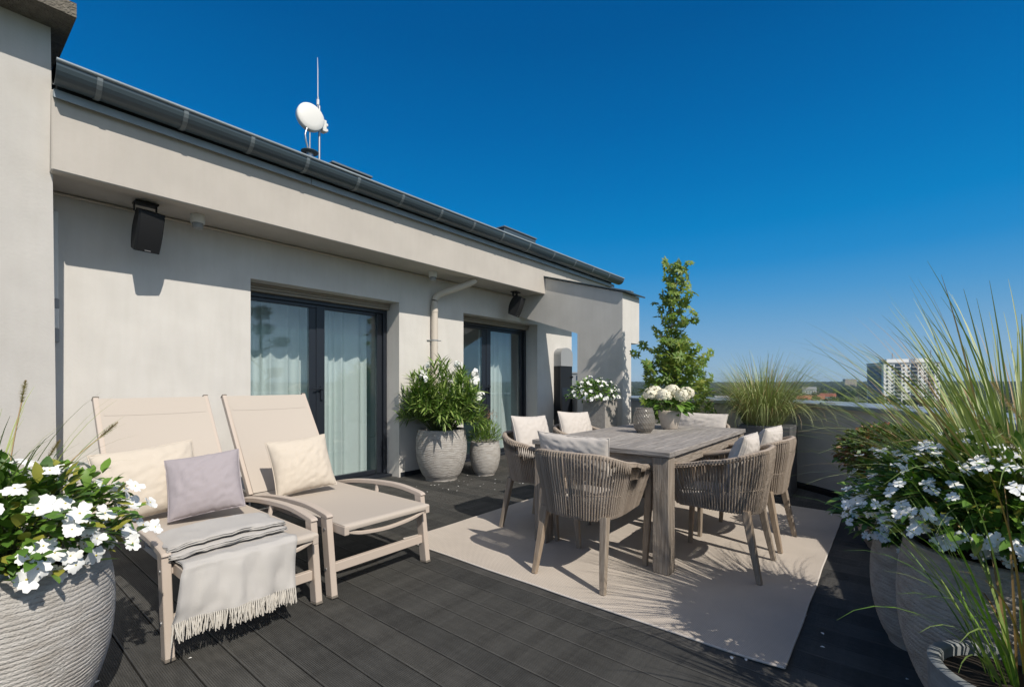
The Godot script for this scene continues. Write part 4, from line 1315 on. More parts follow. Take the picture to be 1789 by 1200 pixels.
# ---------------------------------------------------------------- pots
func ribbed_pot(R: float, H: float, spacing: float, amp: float, sd: int, seg := 96, rows_per := 7, belly := [[0.0, 0.62], [0.12, 0.76], [0.35, 0.93], [0.6, 1.0], [0.82, 0.985], [1.0, 0.93]]) -> SurfaceTool:
	var nz := noise(1.0, 3, sd)
	var cv := func(v: float) -> float:
		for i in belly.size() - 1:
			if v <= belly[i + 1][0]:
				var p: Array = belly[maxi(i - 1, 0)]
				var q: Array = belly[mini(i + 2, belly.size() - 1)]
				return cubic_interpolate_in_time(belly[i][1], belly[i + 1][1], p[1], q[1], (v - belly[i][0]) / (belly[i + 1][0] - belly[i][0]), belly[i + 1][0] - belly[i][0], p[0] - belly[i][0], q[0] - belly[i][0])
		return belly[-1][1]
	var rows := int(H / spacing * rows_per)
	var s := begin()
	var rim_r: float = R * cv.call(1.0)
	sheet(s, seg, rows, func(u, v):
		var a: float = u * TAU
		if u == 1.0:
			a = 0.0
		var c := Vector3(cos(a), 0, sin(a))
		var y: float = v * H
		var warp: float = nz.get_noise_3d(c.x * 1.1 * R / 0.3, y * 2.0, c.z * 1.1 * R / 0.3) * 0.55 + nz.get_noise_3d(c.x * 4.0, y * 9.0, c.z * 4.0) * 0.18
		var ph: float = y / spacing + warp * 2.0 + c.x * 0.5
		var fr: float = ph - floorf(ph)
		var w: float = pow(sin(fr * PI), 0.32)
		var strength: float = 0.65 + 0.6 * nz.get_noise_3d(c.x * 5.0 + 3.0, floorf(ph) * 1.7, c.z * 5.0)
		if v > 0.985:
			w = 1.0
		var r: float = R * cv.call(v) + amp * (w - 1.0) * strength
		return Vector3(c.x * r, y, c.z * r), true)
	lathe(s, [Vector2(rim_r, H), Vector2(rim_r - 0.006, H + 0.004), Vector2(rim_r - 0.026, H + 0.003), Vector2(rim_r - 0.032, H - 0.004), Vector2(rim_r - 0.034, H - 0.12)], seg, Vector3.ZERO, true, 1)
	return s

func soil_disc(r: float, y: float) -> SurfaceTool:
	var s := begin()
	var nz := noise(9.0, 3, 2)
	sheet(s, 8, 28, func(u, v):
		var a: float = v * TAU
		return Vector3(cos(a) * r * u, y + 0.012 * nz.get_noise_2d(cos(a) * u, sin(a) * u) * (1 - u * u), sin(a) * r * u))
	return s

# leafy mound with flowers: fills "places" for leaves and flowers on a dome that spills over the rim
func mound(parent: Node3D, c: Vector3, rx: float, ry: float, low: float, leaves: int, flowers: int, leaf_set: Array, leaf_mats: Array, fl_set: Array, single_leaf: int, single_fl: int, fl_scale := 1.0) -> void:
	var lp := []
	var nzl := noise(4.0, 2, 77)
	for i in leaves:
		var d := ball().normalized()
		d.y = absf(d.y) if rng.randf() < 0.78 else -absf(d.y) * 0.8
		d = d.normalized()
		var lump := 1.0 + 0.30 * nzl.get_noise_3d(d.x * 1.2, d.y * 1.2, d.z * 1.2)
		var k := pow(rng.randf(), 0.35)
		var p := c + Vector3(d.x * rx, (d.y * ry) if d.y > 0 else d.y * low, d.z * rx) * lump * k
		if d.y < 0:
			p.y -= 0.0
		var out := (Vector3(d.x, maxf(d.y, -0.1) * 0.8 + 0.15, d.z) + ball() * 0.75).normalized()
		lp.append(aimed(p, out, rng.randf_range(-0.6, 0.6), rng.randf_range(0.7, 1.25)))
	spread(parent, "leaf", "foliage", leaf_set, leaf_mats, lp, single_leaf)
	var fp := []
	for i in flowers:
		var d := ball().normalized()
		d.y = absf(d.y) * 1.1 if rng.randf() < 0.70 else -absf(d.y) * 0.6
		d = d.normalized()
		var lump := 1.0 + 0.30 * nzl.get_noise_3d(d.x * 1.2, d.y * 1.2, d.z * 1.2)
		var p := c + Vector3(d.x * rx, (d.y * ry) if d.y > 0 else d.y * low, d.z * rx) * lump * rng.randf_range(0.98, 1.08)
		fp.append(facing(p, (d + Vector3(0.25, 0.55, 0.15) + ball() * 0.45).normalized(), rng.randf() * TAU, rng.randf_range(0.8, 1.15) * fl_scale))
	spread(parent, "flower", "blossom", fl_set, [], fp, single_fl)
	# stems
	var s := begin()
	for i in 26:
		var d := ball().normalized()
		d.y = absf(d.y)
		var e := c + Vector3(d.x * rx, d.y * ry, d.z * rx) * 0.85
		tube(s, [c + Vector3(d.x * rx * 0.2, -low * 0.5, d.z * rx * 0.2), c.lerp(e, 0.5) + Vector3(0, ry * 0.1, 0), e], 0.004, 5, [1.0, 0.8, 0.5])
	part("stems", s, M.stem, parent)

func tuft(parent: Node3D, c: Vector3, n: int, spread_r: float, meshes: Array, mats: Array, single: int, low := 0.7, high := 1.1, tilt := 0.35, called := "blade") -> void:
	var bp := []
	for i in n:
		var a := rng.randf() * TAU
		var r := sqrt(rng.randf()) * spread_r
		var lean_out := Basis(Vector3(0, 0, 1).rotated(Vector3.UP, a).cross(Vector3.UP).normalized(), -rng.randf() * tilt)
		var b := lean_out * Basis(Vector3.UP, a + rng.randf_range(-0.5, 0.5))
		bp.append(Transform3D(b.scaled_local(Vector3.ONE * rng.randf_range(low, high)), c + Vector3(sin(a) * r, 0, cos(a) * r)))
	spread(parent, called, "grass", meshes, mats, bp, single)

func plume(parent: Node3D, root: Vector3, tip: Vector3, len: float, r: float, m: Material, called := "plume") -> void:
	var mid := root.lerp(tip, 0.55) + Vector3(0, 0.08 * root.distance_to(tip), 0)
	var path := smooth_path([root, mid, tip], 6)
	var s := begin(); tube(s, path, 0.0022, 5); part("stalk", s, M.straw, parent)
	var dir := (tip - mid).normalized()
	s = begin()
	s.set_smooth_group(-1)
	for i in 420:
		var t := rng.randf()
		var rad := r * pow(sin(PI * clampf(t * 0.92 + 0.06, 0, 1)), 0.6)
		var side := ball().normalized()
		side = (side - dir * side.dot(dir)).normalized()
		var a := tip + dir * len * (t - 0.1)
		var e := a + side * rad + dir * 0.35 * r
		var w := dir.cross(side).normalized() * 0.0011
		tri(s, a - w, a + w, e, side)
	part(called, s, m, parent)

func plants() -> void:
	var s: SurfaceTool
	var o: Node3D
	# ---- big ribbed pot with white busy-lizzies near the camera
	rng.seed = 101
	o = thing("potted_flowers", "large ribbed grey pot of white flowers beside the first lounger", "potted plant", Vector3(-2.33, 0, -0.13), 0.0)
	part("pot", ribbed_pot(0.292, 0.60, 0.0145, 0.0085, 5, 150, 8), M.ribbed_pot, o)
	part("soil", soil_disc(0.255, 0.56), M.soil, o)
	var lset := [leaf_mesh(0.056, 0.028, 0.5, 0.25, 0.22), leaf_mesh(0.048, 0.026, 0.52, 0.4, 0.3), leaf_mesh(0.064, 0.028, 0.48, 0.15, 0.15)]
	var fset := [flower_mesh(0.036), flower_mesh(0.039, 5, 0.05, 0.08, 0.70), flower_mesh(0.034, 5, 0.38, 0.15, 0.66), flower_mesh(0.0375, 5, 0.2, 0.1, 0.72), flower_mesh(0.033, 5, -0.15, 0.12, 0.7)]
	mound(o, Vector3(0, 0.665, 0.0), 0.335, 0.25, 0.12, 1600, 175, lset, [M.leaf_bright, M.leaf_mid, M.leaf_deep, M.leaf_bright, M.leaf_mid, M.leaf_bright, M.leaf_yellow], fset, 280, 175, 0.86)
	# grass and foxtails in the same pot
	var bset := [blade_mesh(0.55, 0.007, 0.1, 0.9), blade_mesh(0.6, 0.006, 0.15, 0.6), blade_mesh(0.45, 0.006, 0.2, 1.3)]
	tuft(o, Vector3(-0.12, 0.60, 0.05), 70, 0.14, bset, [M.grass_green, M.grass_fine, M.grass_fine_b], 70)
	plume(o, Vector3(-0.14, 0.62, 0.0), Vector3(-0.19, 1.13, -0.06), 0.085, 0.017, M.straw)
	plume(o, Vector3(-0.10, 0.62, 0.0), Vector3(-0.16, 0.98, -0.28), 0.085, 0.016, M.straw)
	plume(o, Vector3(-0.12, 0.62, 0.0), Vector3(-0.16, 0.92, -0.13), 0.07, 0.015, M.straw)
	# ---- oleander
	rng.seed = 111
	o = thing("oleander", "white flowering oleander in a ribbed grey pot against the wall", "potted plant", Vector3(-4.36, 0, -3.95))
	part("pot", ribbed_pot(0.315, 0.62, 0.0205, 0.009, 7, 110, 7), M.ribbed_pot, o)
	part("soil", soil_disc(0.275, 0.575), M.soil, o)
	var oset := [leaf_mesh(0.16, 0.021, 0.42, 0.12, 0.3), leaf_mesh(0.14, 0.019, 0.42, 0.0, 0.3), leaf_mesh(0.175, 0.022, 0.4, 0.2, 0.25)]
	var op := []
	var heads := []
	s = begin()
	for i in 110:
		var d := ball().normalized()
		d.y = absf(d.y) * 0.9 + 0.05
		d = d.normalized()
		var tip := Vector3(d.x * 0.50, 0.74 + d.y * 0.72, d.z * 0.50) * Vector3(1, rng.randf_range(0.86, 1.03), 1)
		var root := Vector3(d.x * 0.1, 0.57, d.z * 0.1)
		var path := smooth_path([root, root.lerp(tip, 0.5) + Vector3(0, 0.08, 0), tip], 8)
		tube(s, path, 0.006, 5, range(path.size()).map(func(k): return 1.0 - 0.6 * k / path.size()))
		for k in range(5, path.size()):
			var dir: Vector3 = (path[k] - path[k - 1]).normalized()
			for w in 3:
				var a := TAU * w / 3.0 + k * 1.05 + rng.randf() * 0.5
				var side := look(dir) * Vector3(cos(a), sin(a), 0)
				op.append(aimed(path[k], (dir * rng.randf_range(0.5, 1.1) + side + Vector3(0, 0.25, 0) + ball() * 0.25).normalized(), rng.randf_range(-0.4, 0.4), rng.randf_range(0.75, 1.1)))
		if d.y > 0.2:
			heads.append([tip, d])
	part("branches", s, M.stem, o)
	spread(o, "leaf", "foliage", oset, [M.oleander_a, M.oleander_b, M.oleander_c, M.oleander_b], op, 260)
	var f1 := flower_mesh(0.028, 5, 0.1, 0.02, 0.62)
	# clusters placed where they show: spread over the side towards the terrace
	for h in [Vector3(0.10, 1.20, -0.12), Vector3(-0.02, 1.42, 0.16), Vector3(0.30, 1.24, -0.33), Vector3(0.20, 1.30, -0.42), Vector3(0.10, 1.33, -0.5), Vector3(0.33, 1.04, -0.36), Vector3(0.02, 1.33, 0.28), Vector3(0.12, 1.26, 0.38), Vector3(0.36, 1.22, -0.2), Vector3(0.40, 0.98, -0.25), Vector3(0.2, 1.44, -0.1)]:
		for k in 7:
			var v := ball().normalized()
			part("flower", f1, null, o, facing(h + v * 0.045, (v + Vector3(0.5, 0.4, 0.3)).normalized(), rng.randf() * TAU, rng.randf_range(0.85, 1.2)))
	# ---- small pot next to it
	rng.seed = 121
	o = thing("potted_spurge", "small ribbed grey pot of bright green plants tucked beside the oleander", "potted plant", Vector3(-4.13, 0, -4.50))
	part("pot", ribbed_pot(0.20, 0.43, 0.02, 0.007, 9, 84, 6), M.ribbed_pot, o)
	part("soil", soil_disc(0.17, 0.40), M.soil, o)
	var sset := [leaf_mesh(0.07, 0.012, 0.45, 0.1, 0.2, 3), leaf_mesh(0.06, 0.014, 0.5, 0.2, 0.2, 3)]
	var sp := []
	for i in 800:
		var d := ball().normalized()
		d.y = absf(d.y)
		var p := Vector3(d.x * 0.23, 0.43 + d.y * 0.26, d.z * 0.23) * Vector3(1, 1, 1) * 1.0
		p = Vector3(0, 0.43, 0).lerp(p, pow(rng.randf(), 0.4))
		sp.append(aimed(p, (d + Vector3(0, 0.6, 0) + ball() * 0.6).normalized(), rng.randf_range(-0.5, 0.5), rng.randf_range(0.7, 1.2)))
	spread(o, "leaf", "foliage", sset, [M.leaf_bright, M.oleander_c, M.leaf_mid], sp, 120)
	var dp := []
	for i in 90:
		dp.append(aimed(Vector3(0.04, 0.78, -0.03) + ball() * Vector3(0.12, 0.10, 0.12), ball().normalized(), 0, 0.7))
	spread(o, "dry_leaf", "dry_heads", sset, [M.dry_brown], dp, 60)
	# ---- square planter with white flowers before the wing wall
	rng.seed = 131
	o = thing("square_planter", "square concrete planter of small white flowers before the wing wall", "potted plant", Vector3(-3.02, 0, -5.56))
	s = begin(); slab(s, Vector3(-0.17, 0, -0.17), Vector3(0.17, 0.98, 0.17), 0.01); part("planter", s, M.planter_concrete, o)
	var f2 := [flower_mesh(0.030), flower_mesh(0.026, 5, 0.3)]
	mound(o, Vector3(-0.08, 1.03, 0.07), 0.33, 0.21, 0.08, 900, 130, [leaf_mesh(0.055, 0.026, 0.5, 0.25, 0.2, 3), leaf_mesh(0.045, 0.024, 0.5, 0.35, 0.25, 3)], [M.leaf_mid, M.leaf_bright, M.oleander_b], f2, 120, 130, 0.8)
	# ---- maple
	maple()
	# ---- fine grass in a dark planter
	rng.seed = 151
	o = thing("grass_planter", "dark rectangular planter of fine pale green ornamental grass", "potted plant", Vector3(-1.12, 0, -5.80))
	s = begin(); slab(s, Vector3(-0.22, 0, -0.22), Vector3(0.30, 0.73, 0.22), 0.01); part("planter", s, M.planter_dark, o)
	var gset := []
	for k in 6:
		gset.append(blade_mesh(0.85, 0.0058, 0.05 + 0.06 * k, [0.4, 0.7, 1.0, 1.3, 1.7, 2.2][k], 8))
	tuft(o, Vector3(0.0, 0.72, 0), 1500, 0.19, gset, [M.grass_fine, M.grass_pale, M.grass_fine, M.grass_fine_b, M.straw, M.grass_pale], 280, 0.6, 1.05, 0.45)
	# ---- right-hand group along the parapet
	rng.seed = 161
	o = thing("potted_boxwood", "round reddish green boxwood shrub in a pot beside the parapet", "potted plant", Vector3(-0.02, 0, -4.32))
	part("pot", ribbed_pot(0.20, 0.42, 0.022, 0.007, 13, 72, 5), M.dark_pot, o)
	part("soil", soil_disc(0.17, 0.39), M.soil, o)
	var xset := [leaf_mesh(0.042, 0.024, 0.5, 0.2, 0.3, 2), leaf_mesh(0.036, 0.022, 0.5, 0.3, 0.2, 2)]
	var bx := []
	var br := []
	var nzb := noise(3.0, 3, 6)
	for i in 3600:
		var d := ball().normalized()
		var lump := 1.0 + 0.28 * nzb.get_noise_3d(d.x * 1.5, d.y * 1.5, d.z * 1.5)
		var p := Vector3(0, 0.69, 0) + Vector3(d.x * 0.30, d.y * 0.20, d.z * 0.29) * lump * pow(rng.randf(), 0.25)
		var t := aimed(p, (d + ball() * 0.8).normalized(), rng.randf_range(-1, 1), rng.randf_range(0.8, 1.3))
		if nzb.get_noise_3d(d.x * 1.1 + 4.0, d.y * 1.1, d.z * 1.1) > 0.15 and d.x < 0.1:
			br.append(t)
		else:
			bx.append(t)
	spread(o, "leaf", "foliage", xset, [M.box_a, M.box_b, M.leaf_deep, M.oleander_b], bx, 100)
	spread(o, "red_leaf", "red_foliage", xset, [M.box_red, M.box_b], br, 40)
	# mid pot with trailing white flowers
	rng.seed = 171
	var wl := [leaf_mesh(0.06, 0.022, 0.5, 0.25, 0.2), leaf_mesh(0.05, 0.02, 0.5, 0.4, 0.3), leaf_mesh(0.07, 0.02, 0.45, 0.2, 0.2)]
	var wf := [flower_mesh(0.026, 5, 0.1, 0.1, 0.55), flower_mesh(0.029, 5, 0.05, 0.14, 0.55), flower_mesh(0.024, 5, 0.3, 0.1, 0.5)]
	o = thing("potted_phlox", "slimmer ribbed pot of trailing white flowers beside the rug", "potted plant", Vector3(0.10, 0, -2.83))
	part("pot", ribbed_pot(0.185, 0.47, 0.017, 0.008, 15, 96, 6), M.dark_pot, o)
	part("soil", soil_disc(0.145, 0.43), M.soil, o)
	mound(o, Vector3(-0.02, 0.56, -0.03), 0.27, 0.17, 0.12, 1500, 200, wl, [M.leaf_mid, M.leaf_deep, M.oleander_a], wf, 200, 200, 0.85)
	# big pot
	rng.seed = 181
	o = thing("potted_phlox", "broad ribbed pot of white flowers and tall striped grass behind the blue-grey bowl", "potted plant", Vector3(0.31, 0, -2.37))
	part("pot", ribbed_pot(0.30, 0.61, 0.018, 0.009, 17, 130, 6), M.dark_pot, o)
	part("soil", soil_disc(0.25, 0.57), M.soil, o)
	mound(o, Vector3(0.0, 0.74, -0.02), 0.40, 0.25, 0.12, 3200, 400, wl, [M.leaf_mid, M.leaf_deep, M.leaf_bright, M.leaf_mid, M.leaf_bright, M.leaf_mid, M.leaf_yellow], wf, 280, 300, 0.85)
	plume(o, Vector3(0.30, 0.5, -0.1), Vector3(0.02, 1.09, 0.06), 0.15, 0.020, M.straw)
	plume(o, Vector3(0.32, 0.5, -0.06), Vector3(0.01, 0.98, 0.09), 0.16, 0.020, M.straw)
	# tall variegated grass rising from the same pot
	rng.seed = 191
	var tset := []
	for k in 7:
		tset.append(blade_mesh([0.98, 1.04, 0.95, 1.02, 0.95, 1.0, 0.88][k], 0.0085, 0.05 + 0.06 * k, [0.25, 0.35, 0.5, 0.6, 0.75, 0.9, 1.1][k], 11, 0.75))
	tuft(o, Vector3(0.09, 0.60, -0.18), 760, 0.13, tset, [M.grass_green, M.grass_pale, M.grass_pale, M.grass_fine, M.grass_pale, M.grass_green, M.straw], 300, 0.6, 1.12, 0.58)
	# blue-grey bowl with rusty grass
	rng.seed = 201
	o = thing("bowl_planter", "small blue-grey glazed bowl with rusty green grass nearest the camera", "potted plant", Vector3(0.27, 0, -1.87))
	part("bowl", ribbed_pot(0.19, 0.39, 0.014, 0.0028, 23, 96, 5, [[0.0, 0.6], [0.3, 0.82], [0.7, 0.97], [1.0, 1.0]]), M.blue_pot, o)
	part("soil", soil_disc(0.156, 0.362), M.soil, o)
	var rset := [blade_mesh(0.62, 0.011, 0.1, 0.7), blade_mesh(0.7, 0.010, 0.12, 1.1), blade_mesh(0.5, 0.012, 0.2, 1.5), blade_mesh(0.75, 0.008, 0.05, 0.5)]
	tuft(o, Vector3(0.02, 0.35, -0.03), 70, 0.08, rset, [M.grass_green, M.grass_rust, M.leaf_mid, M.grass_green, M.leaf_bright], 70, 0.6, 1.1, 0.5)
	# ---- on the table
	rng.seed = 211
	o = thing("hydrangea", "white hydrangea in a plain beige pot on the dining table", "potted plant", Vector3(-1.60, 0.772, -4.27))
	s = begin(); lathe(s, [Vector2(0, 0), Vector2(0.066, 0), Vector2(0.072, 0.006), Vector2(0.098, 0.11), Vector2(0.106, 0.17), Vector2(0.102, 0.173), Vector2(0.097, 0.168), Vector2(0.09, 0.12)], 40); part("pot", s, M.beige_pot, o)
	part("soil", soil_disc(0.094, 0.15), M.soil, o)
	var hl := [leaf_mesh(0.11, 0.062, 0.45, 0.35, 0.25), leaf_mesh(0.095, 0.055, 0.45, 0.5, 0.3)]
	var hp := []
	for i in 110:
		var d := ball().normalized()
		d.y = d.y * 0.7
		var p := Vector3(d.x * 0.15, 0.22 + d.y * 0.10, d.z * 0.15) * 1.0
		hp.append(aimed(p, (Vector3(d.x, 0.15, d.z) + ball() * 0.5).normalized(), rng.randf_range(-0.5, 0.5), rng.randf_range(0.7, 1.1)))
	spread(o, "leaf", "foliage", hl, [M.leaf_mid, M.leaf_bright, M.leaf_deep], hp, 110)
	var florets := flower_mesh(0.017, 4, 0.1, 0.0, 0.8, M.petal_cream)
	for h in [Vector3(0.03, 0.35, 0.02), Vector3(0.12, 0.33, -0.10), Vector3(-0.13, 0.34, 0.03), Vector3(-0.02, 0.34, -0.14), Vector3(-0.12, 0.32, 0.15), Vector3(0.14, 0.31, 0.06), Vector3(0.0, 0.31, 0.14)]:
		var hd := Node3D.new()
		hd.name = "flower_head"
		o.add_child(hd, true)
		var mm := MultiMesh.new()
		mm.transform_format = MultiMesh.TRANSFORM_3D
		mm.mesh = florets
		mm.instance_count = 70
		for k in 70:
			var v := ball().normalized()
			v.y = maxf(v.y, -0.35)
			v = v.normalized()
			mm.set_instance_transform(k, facing(h + v * Vector3(0.07, 0.055, 0.07), v, rng.randf() * TAU, rng.randf_range(0.8, 1.15)))
		var mi := MultiMeshInstance3D.new()
		mi.name = "florets"
		mi.multimesh = mm
		mi.set_meta("kind", "stuff")
		hd.add_child(mi)
	s = begin()
	for h in [Vector3(0.03, 0.33, 0.02), Vector3(0.12, 0.31, -0.10), Vector3(-0.13, 0.32, 0.03), Vector3(-0.02, 0.32, -0.14)]:
		tube(s, [Vector3(0, 0.14, 0), h * Vector3(0.6, 0.7, 0.6), h], 0.004, 5)
	part("stems", s, M.stem, o)
	# smoked glass lantern with a diamond relief
	o = thing("glass_lantern", "smoked glass lantern with diamond relief on the dining table", "lantern", Vector3(-1.645, 0.772, -3.80))
	var lan := [Vector2(0.0, 0.058), Vector2(0.05, 0.084), Vector2(0.09, 0.092), Vector2(0.13, 0.088), Vector2(0.17, 0.078), Vector2(0.21, 0.071)]
	s = begin()
	sheet(s, 168, 72, func(u, v):
		var y: float = v * 0.205
		var r := 0.0
		for i in lan.size() - 1:
			if y >= lan[i].x and y <= lan[i + 1].x:
				r = lerpf(lan[i].y, lan[i + 1].y, smoothstep(0, 1, (y - lan[i].x) / (lan[i + 1].x - lan[i].x)))
		var a: float = u * TAU
		var d1: float = absf(sin(a * 12.0 + y * 95.0))
		var d2: float = absf(sin(a * 12.0 - y * 95.0))
		r += 0.0035 * (1.0 - pow(minf(d1, d2), 0.5)) * smoothstep(0.0, 0.1, v) * smoothstep(1.0, 0.9, v)
		return Vector3(cos(a) * r, y, sin(a) * r), true)
	part("glass_body", s, M.smoked_glass, o)
	s = begin(); lathe(s, [Vector2(0, 0.001), Vector2(0.058, 0.001), Vector2(0.058, 0.006), Vector2(0, 0.006)], 32); part("glass_base", s, M.smoked_glass, o)
	s = begin(); lathe(s, [Vector2(0.0712, 0.205), Vector2(0.073, 0.208), Vector2(0.0705, 0.211), Vector2(0.068, 0.207)], 40); part("rim", s, M.smoked_glass, o)
	s = begin(); lathe(s, [Vector2(0, 0.007), Vector2(0.034, 0.007), Vector2(0.034, 0.085), Vector2(0.031, 0.09), Vector2(0, 0.088)], 24); part("candle", s, M.candle_wax, o)

func maple() -> void:
	rng.seed = 141
	var o := thing("maple_sapling", "slender young maple tree in a pot between wing wall and grass planter", "tree", Vector3(-2.12, 0, -5.80))
	part("pot", ribbed_pot(0.24, 0.45, 0.02, 0.006, 29, 72, 5), M.ribbed_pot, o)
	part("soil", soil_disc(0.2, 0.42), M.soil, o)
	var s := begin()
	var trunk := smooth_path([Vector3(0, 0.40, 0), Vector3(0.02, 1.1, 0.01), Vector3(-0.03, 1.8, 0.0), Vector3(0.03, 2.3, 0.02), Vector3(0.04, 2.68, 0.0)], 5)
	tube(s, trunk, 0.016, 7, range(trunk.size()).map(func(k): return 1.0 - 0.85 * k / trunk.size()))
	part("trunk", s, M.bark, o)
	var ls := [maple_mesh(0.092), maple_mesh(0.08), maple_mesh(0.104)]
	var lp := []
	s = begin()
	var nb := 52
	for i in nb:
		var f := (i + 0.5) / nb
		var y := lerpf(0.62, 2.58, pow(f, 0.95))
		var k := clampf((y - 0.4) / 2.28, 0, 0.999) * (trunk.size() - 1)
		var root: Vector3 = (trunk[int(k)] as Vector3).lerp(trunk[mini(int(k) + 1, trunk.size() - 1)], k - int(k))
		var a := i * 2.4 + rng.randf_range(-0.3, 0.3)
		var wide := lerpf(0.44, 0.15, smoothstep(1.0, 2.6, y)) * rng.randf_range(0.45, 1.15)
		if y < 1.15:
			wide *= 1.15
		var tip := root + Vector3(cos(a) * wide, wide * rng.randf_range(0.35, 0.9), sin(a) * wide)
		var path := smooth_path([root, root.lerp(tip, 0.5) + Vector3(0, -0.02, 0), tip], 5)
		tube(s, path, 0.005, 5, range(path.size()).map(func(q): return 1.0 - 0.7 * q / path.size()))
		# leaves sit in small rosettes along the branch
		var ros := 2 + int(wide * 6.0) + (3 if y < 1.5 else 0)
		for r in ros:
			var c: Vector3 = path[clampi(int((r + 1.0) / ros * (path.size() - 1)), 1, path.size() - 1)] + ball() * (0.02 if y > 1.6 else 0.06)
			var rb := look((Vector3(0.6, 0.5, 0.4) + ball() * 1.1).normalized()) * Basis(Vector3.RIGHT, PI / 2)
			for w in 8:
				var a2 := TAU * w / 8.0 + rng.randf_range(-0.3, 0.3)
				var d := (rb * Vector3(cos(a2), rng.randf_range(-0.5, 0.25), sin(a2))).normalized()
				lp.append(Transform3D(look(d, rb.y).scaled_local(Vector3.ONE * rng.randf_range(0.5, 0.9)), c + d * 0.012))
	# tip
	for w in 9:
		var d := ball().normalized()
		lp.append(aimed(Vector3(0.04, 2.68, 0), d, 0.0, 0.6))
	# bushy growth low down
	for i in 900:
		var d := ball()
		var taper := 1.0 - 0.42 * maxf(0.0, d.y)
		lp.append(aimed(Vector3(0.04, 1.16, 0.02) + d * Vector3(0.42 * taper, 0.66, 0.36 * taper), (d.normalized() * 0.7 + ball()).normalized(), rng.randf_range(-0.9, 0.9), rng.randf_range(0.7, 1.1)))
	part("branches", s, M.bark, o)
	spread(o, "leaf", "crown", ls, [M.maple_a, M.maple_b, M.maple_b, M.leaf_mid, M.maple_a, M.maple_c], lp, 290)

func fallen_petals() -> void:
	rng.seed = 401
	var pm := leaf_mesh(0.022, 0.016, 0.55, 0.1, 0.3, 3)
	var mm := MultiMesh.new()
	mm.transform_format = MultiMesh.TRANSFORM_3D
	mm.mesh = pm
	mm.instance_count = 60
	for i in 60:
		var c: Vector3 = [Vector3(-4.1, 0, -3.7), Vector3(-3.9, 0, -4.2), Vector3(-0.25, 0, -2.5), Vector3(-2.1, 0, -0.45)][i % 4]
		var p := c + Vector3(rng.randf_range(-0.4, 0.5), 0.004, rng.randf_range(-0.35, 0.35))
		mm.set_instance_transform(i, Transform3D(Basis(Vector3.UP, rng.randf() * TAU).scaled(Vector3.ONE * rng.randf_range(0.5, 1.1)), p))
	var mi := MultiMeshInstance3D.new()
	mi.name = "fallen_petals"
	mi.multimesh = mm
	mi.material_override = M.petal
	mi.set_meta("kind", "stuff")
	mi.set_meta("label", "small white petals scattered on the deck round the pots")
	mi.set_meta("category", "petals")
	add_child(mi)

# ---------------------------------------------------------------- the town beyond
func bearing(deg: float, dist: float, y := 0.0) -> Vector3:   # degrees from -z towards +x
	var a := deg_to_rad(deg)
	return Vector3(sin(a) * dist, y, -cos(a) * dist)

func ground_y(p: Vector3) -> float:
	var r := Vector2(p.x, p.z).length()
	return -20.0 + 17.0 * smoothstep(700.0, 2600.0, r) * (1.0 + 0.12 * sin(p.x * 0.004 + 1.0)) + 1.2 * sin(p.x * 0.012) * sin(p.z * 0.010) * smoothstep(60.0, 300.0, r)

func crown_mesh(sd: int, n: int) -> ArrayMesh:   # unit crown: lobes of small faces, radius about 1
	rng.seed = sd
	var lobes := []
	for i in 9:
		var d := ball()
		lobes.append([Vector3(d.x * 0.55, d.y * 0.5 + 0.05, d.z * 0.55), rng.randf_range(0.38, 0.6)])
	var s := begin()
	s.set_smooth_group(-1)
	for i in n:
		var l = lobes[i % lobes.size()]
		var d := ball().normalized()
		var p: Vector3 = l[0] + d * l[1] * rng.randf_range(0.75, 1.05)
		var a := (d + ball() * 0.7).normalized()
		var u := a.cross(ball().normalized()).normalized() * rng.randf_range(0.06, 0.13)
		var v := a.cross(u).normalized() * rng.randf_range(0.05, 0.12)
		tri(s, p - u - v * 0.4, p + u - v * 0.2, p + v, d)
		tri(s, p - u * 0.6 + v * 0.3, p - v * 0.8, p + u * 0.7 + v * 0.4, d)
	return done(s)

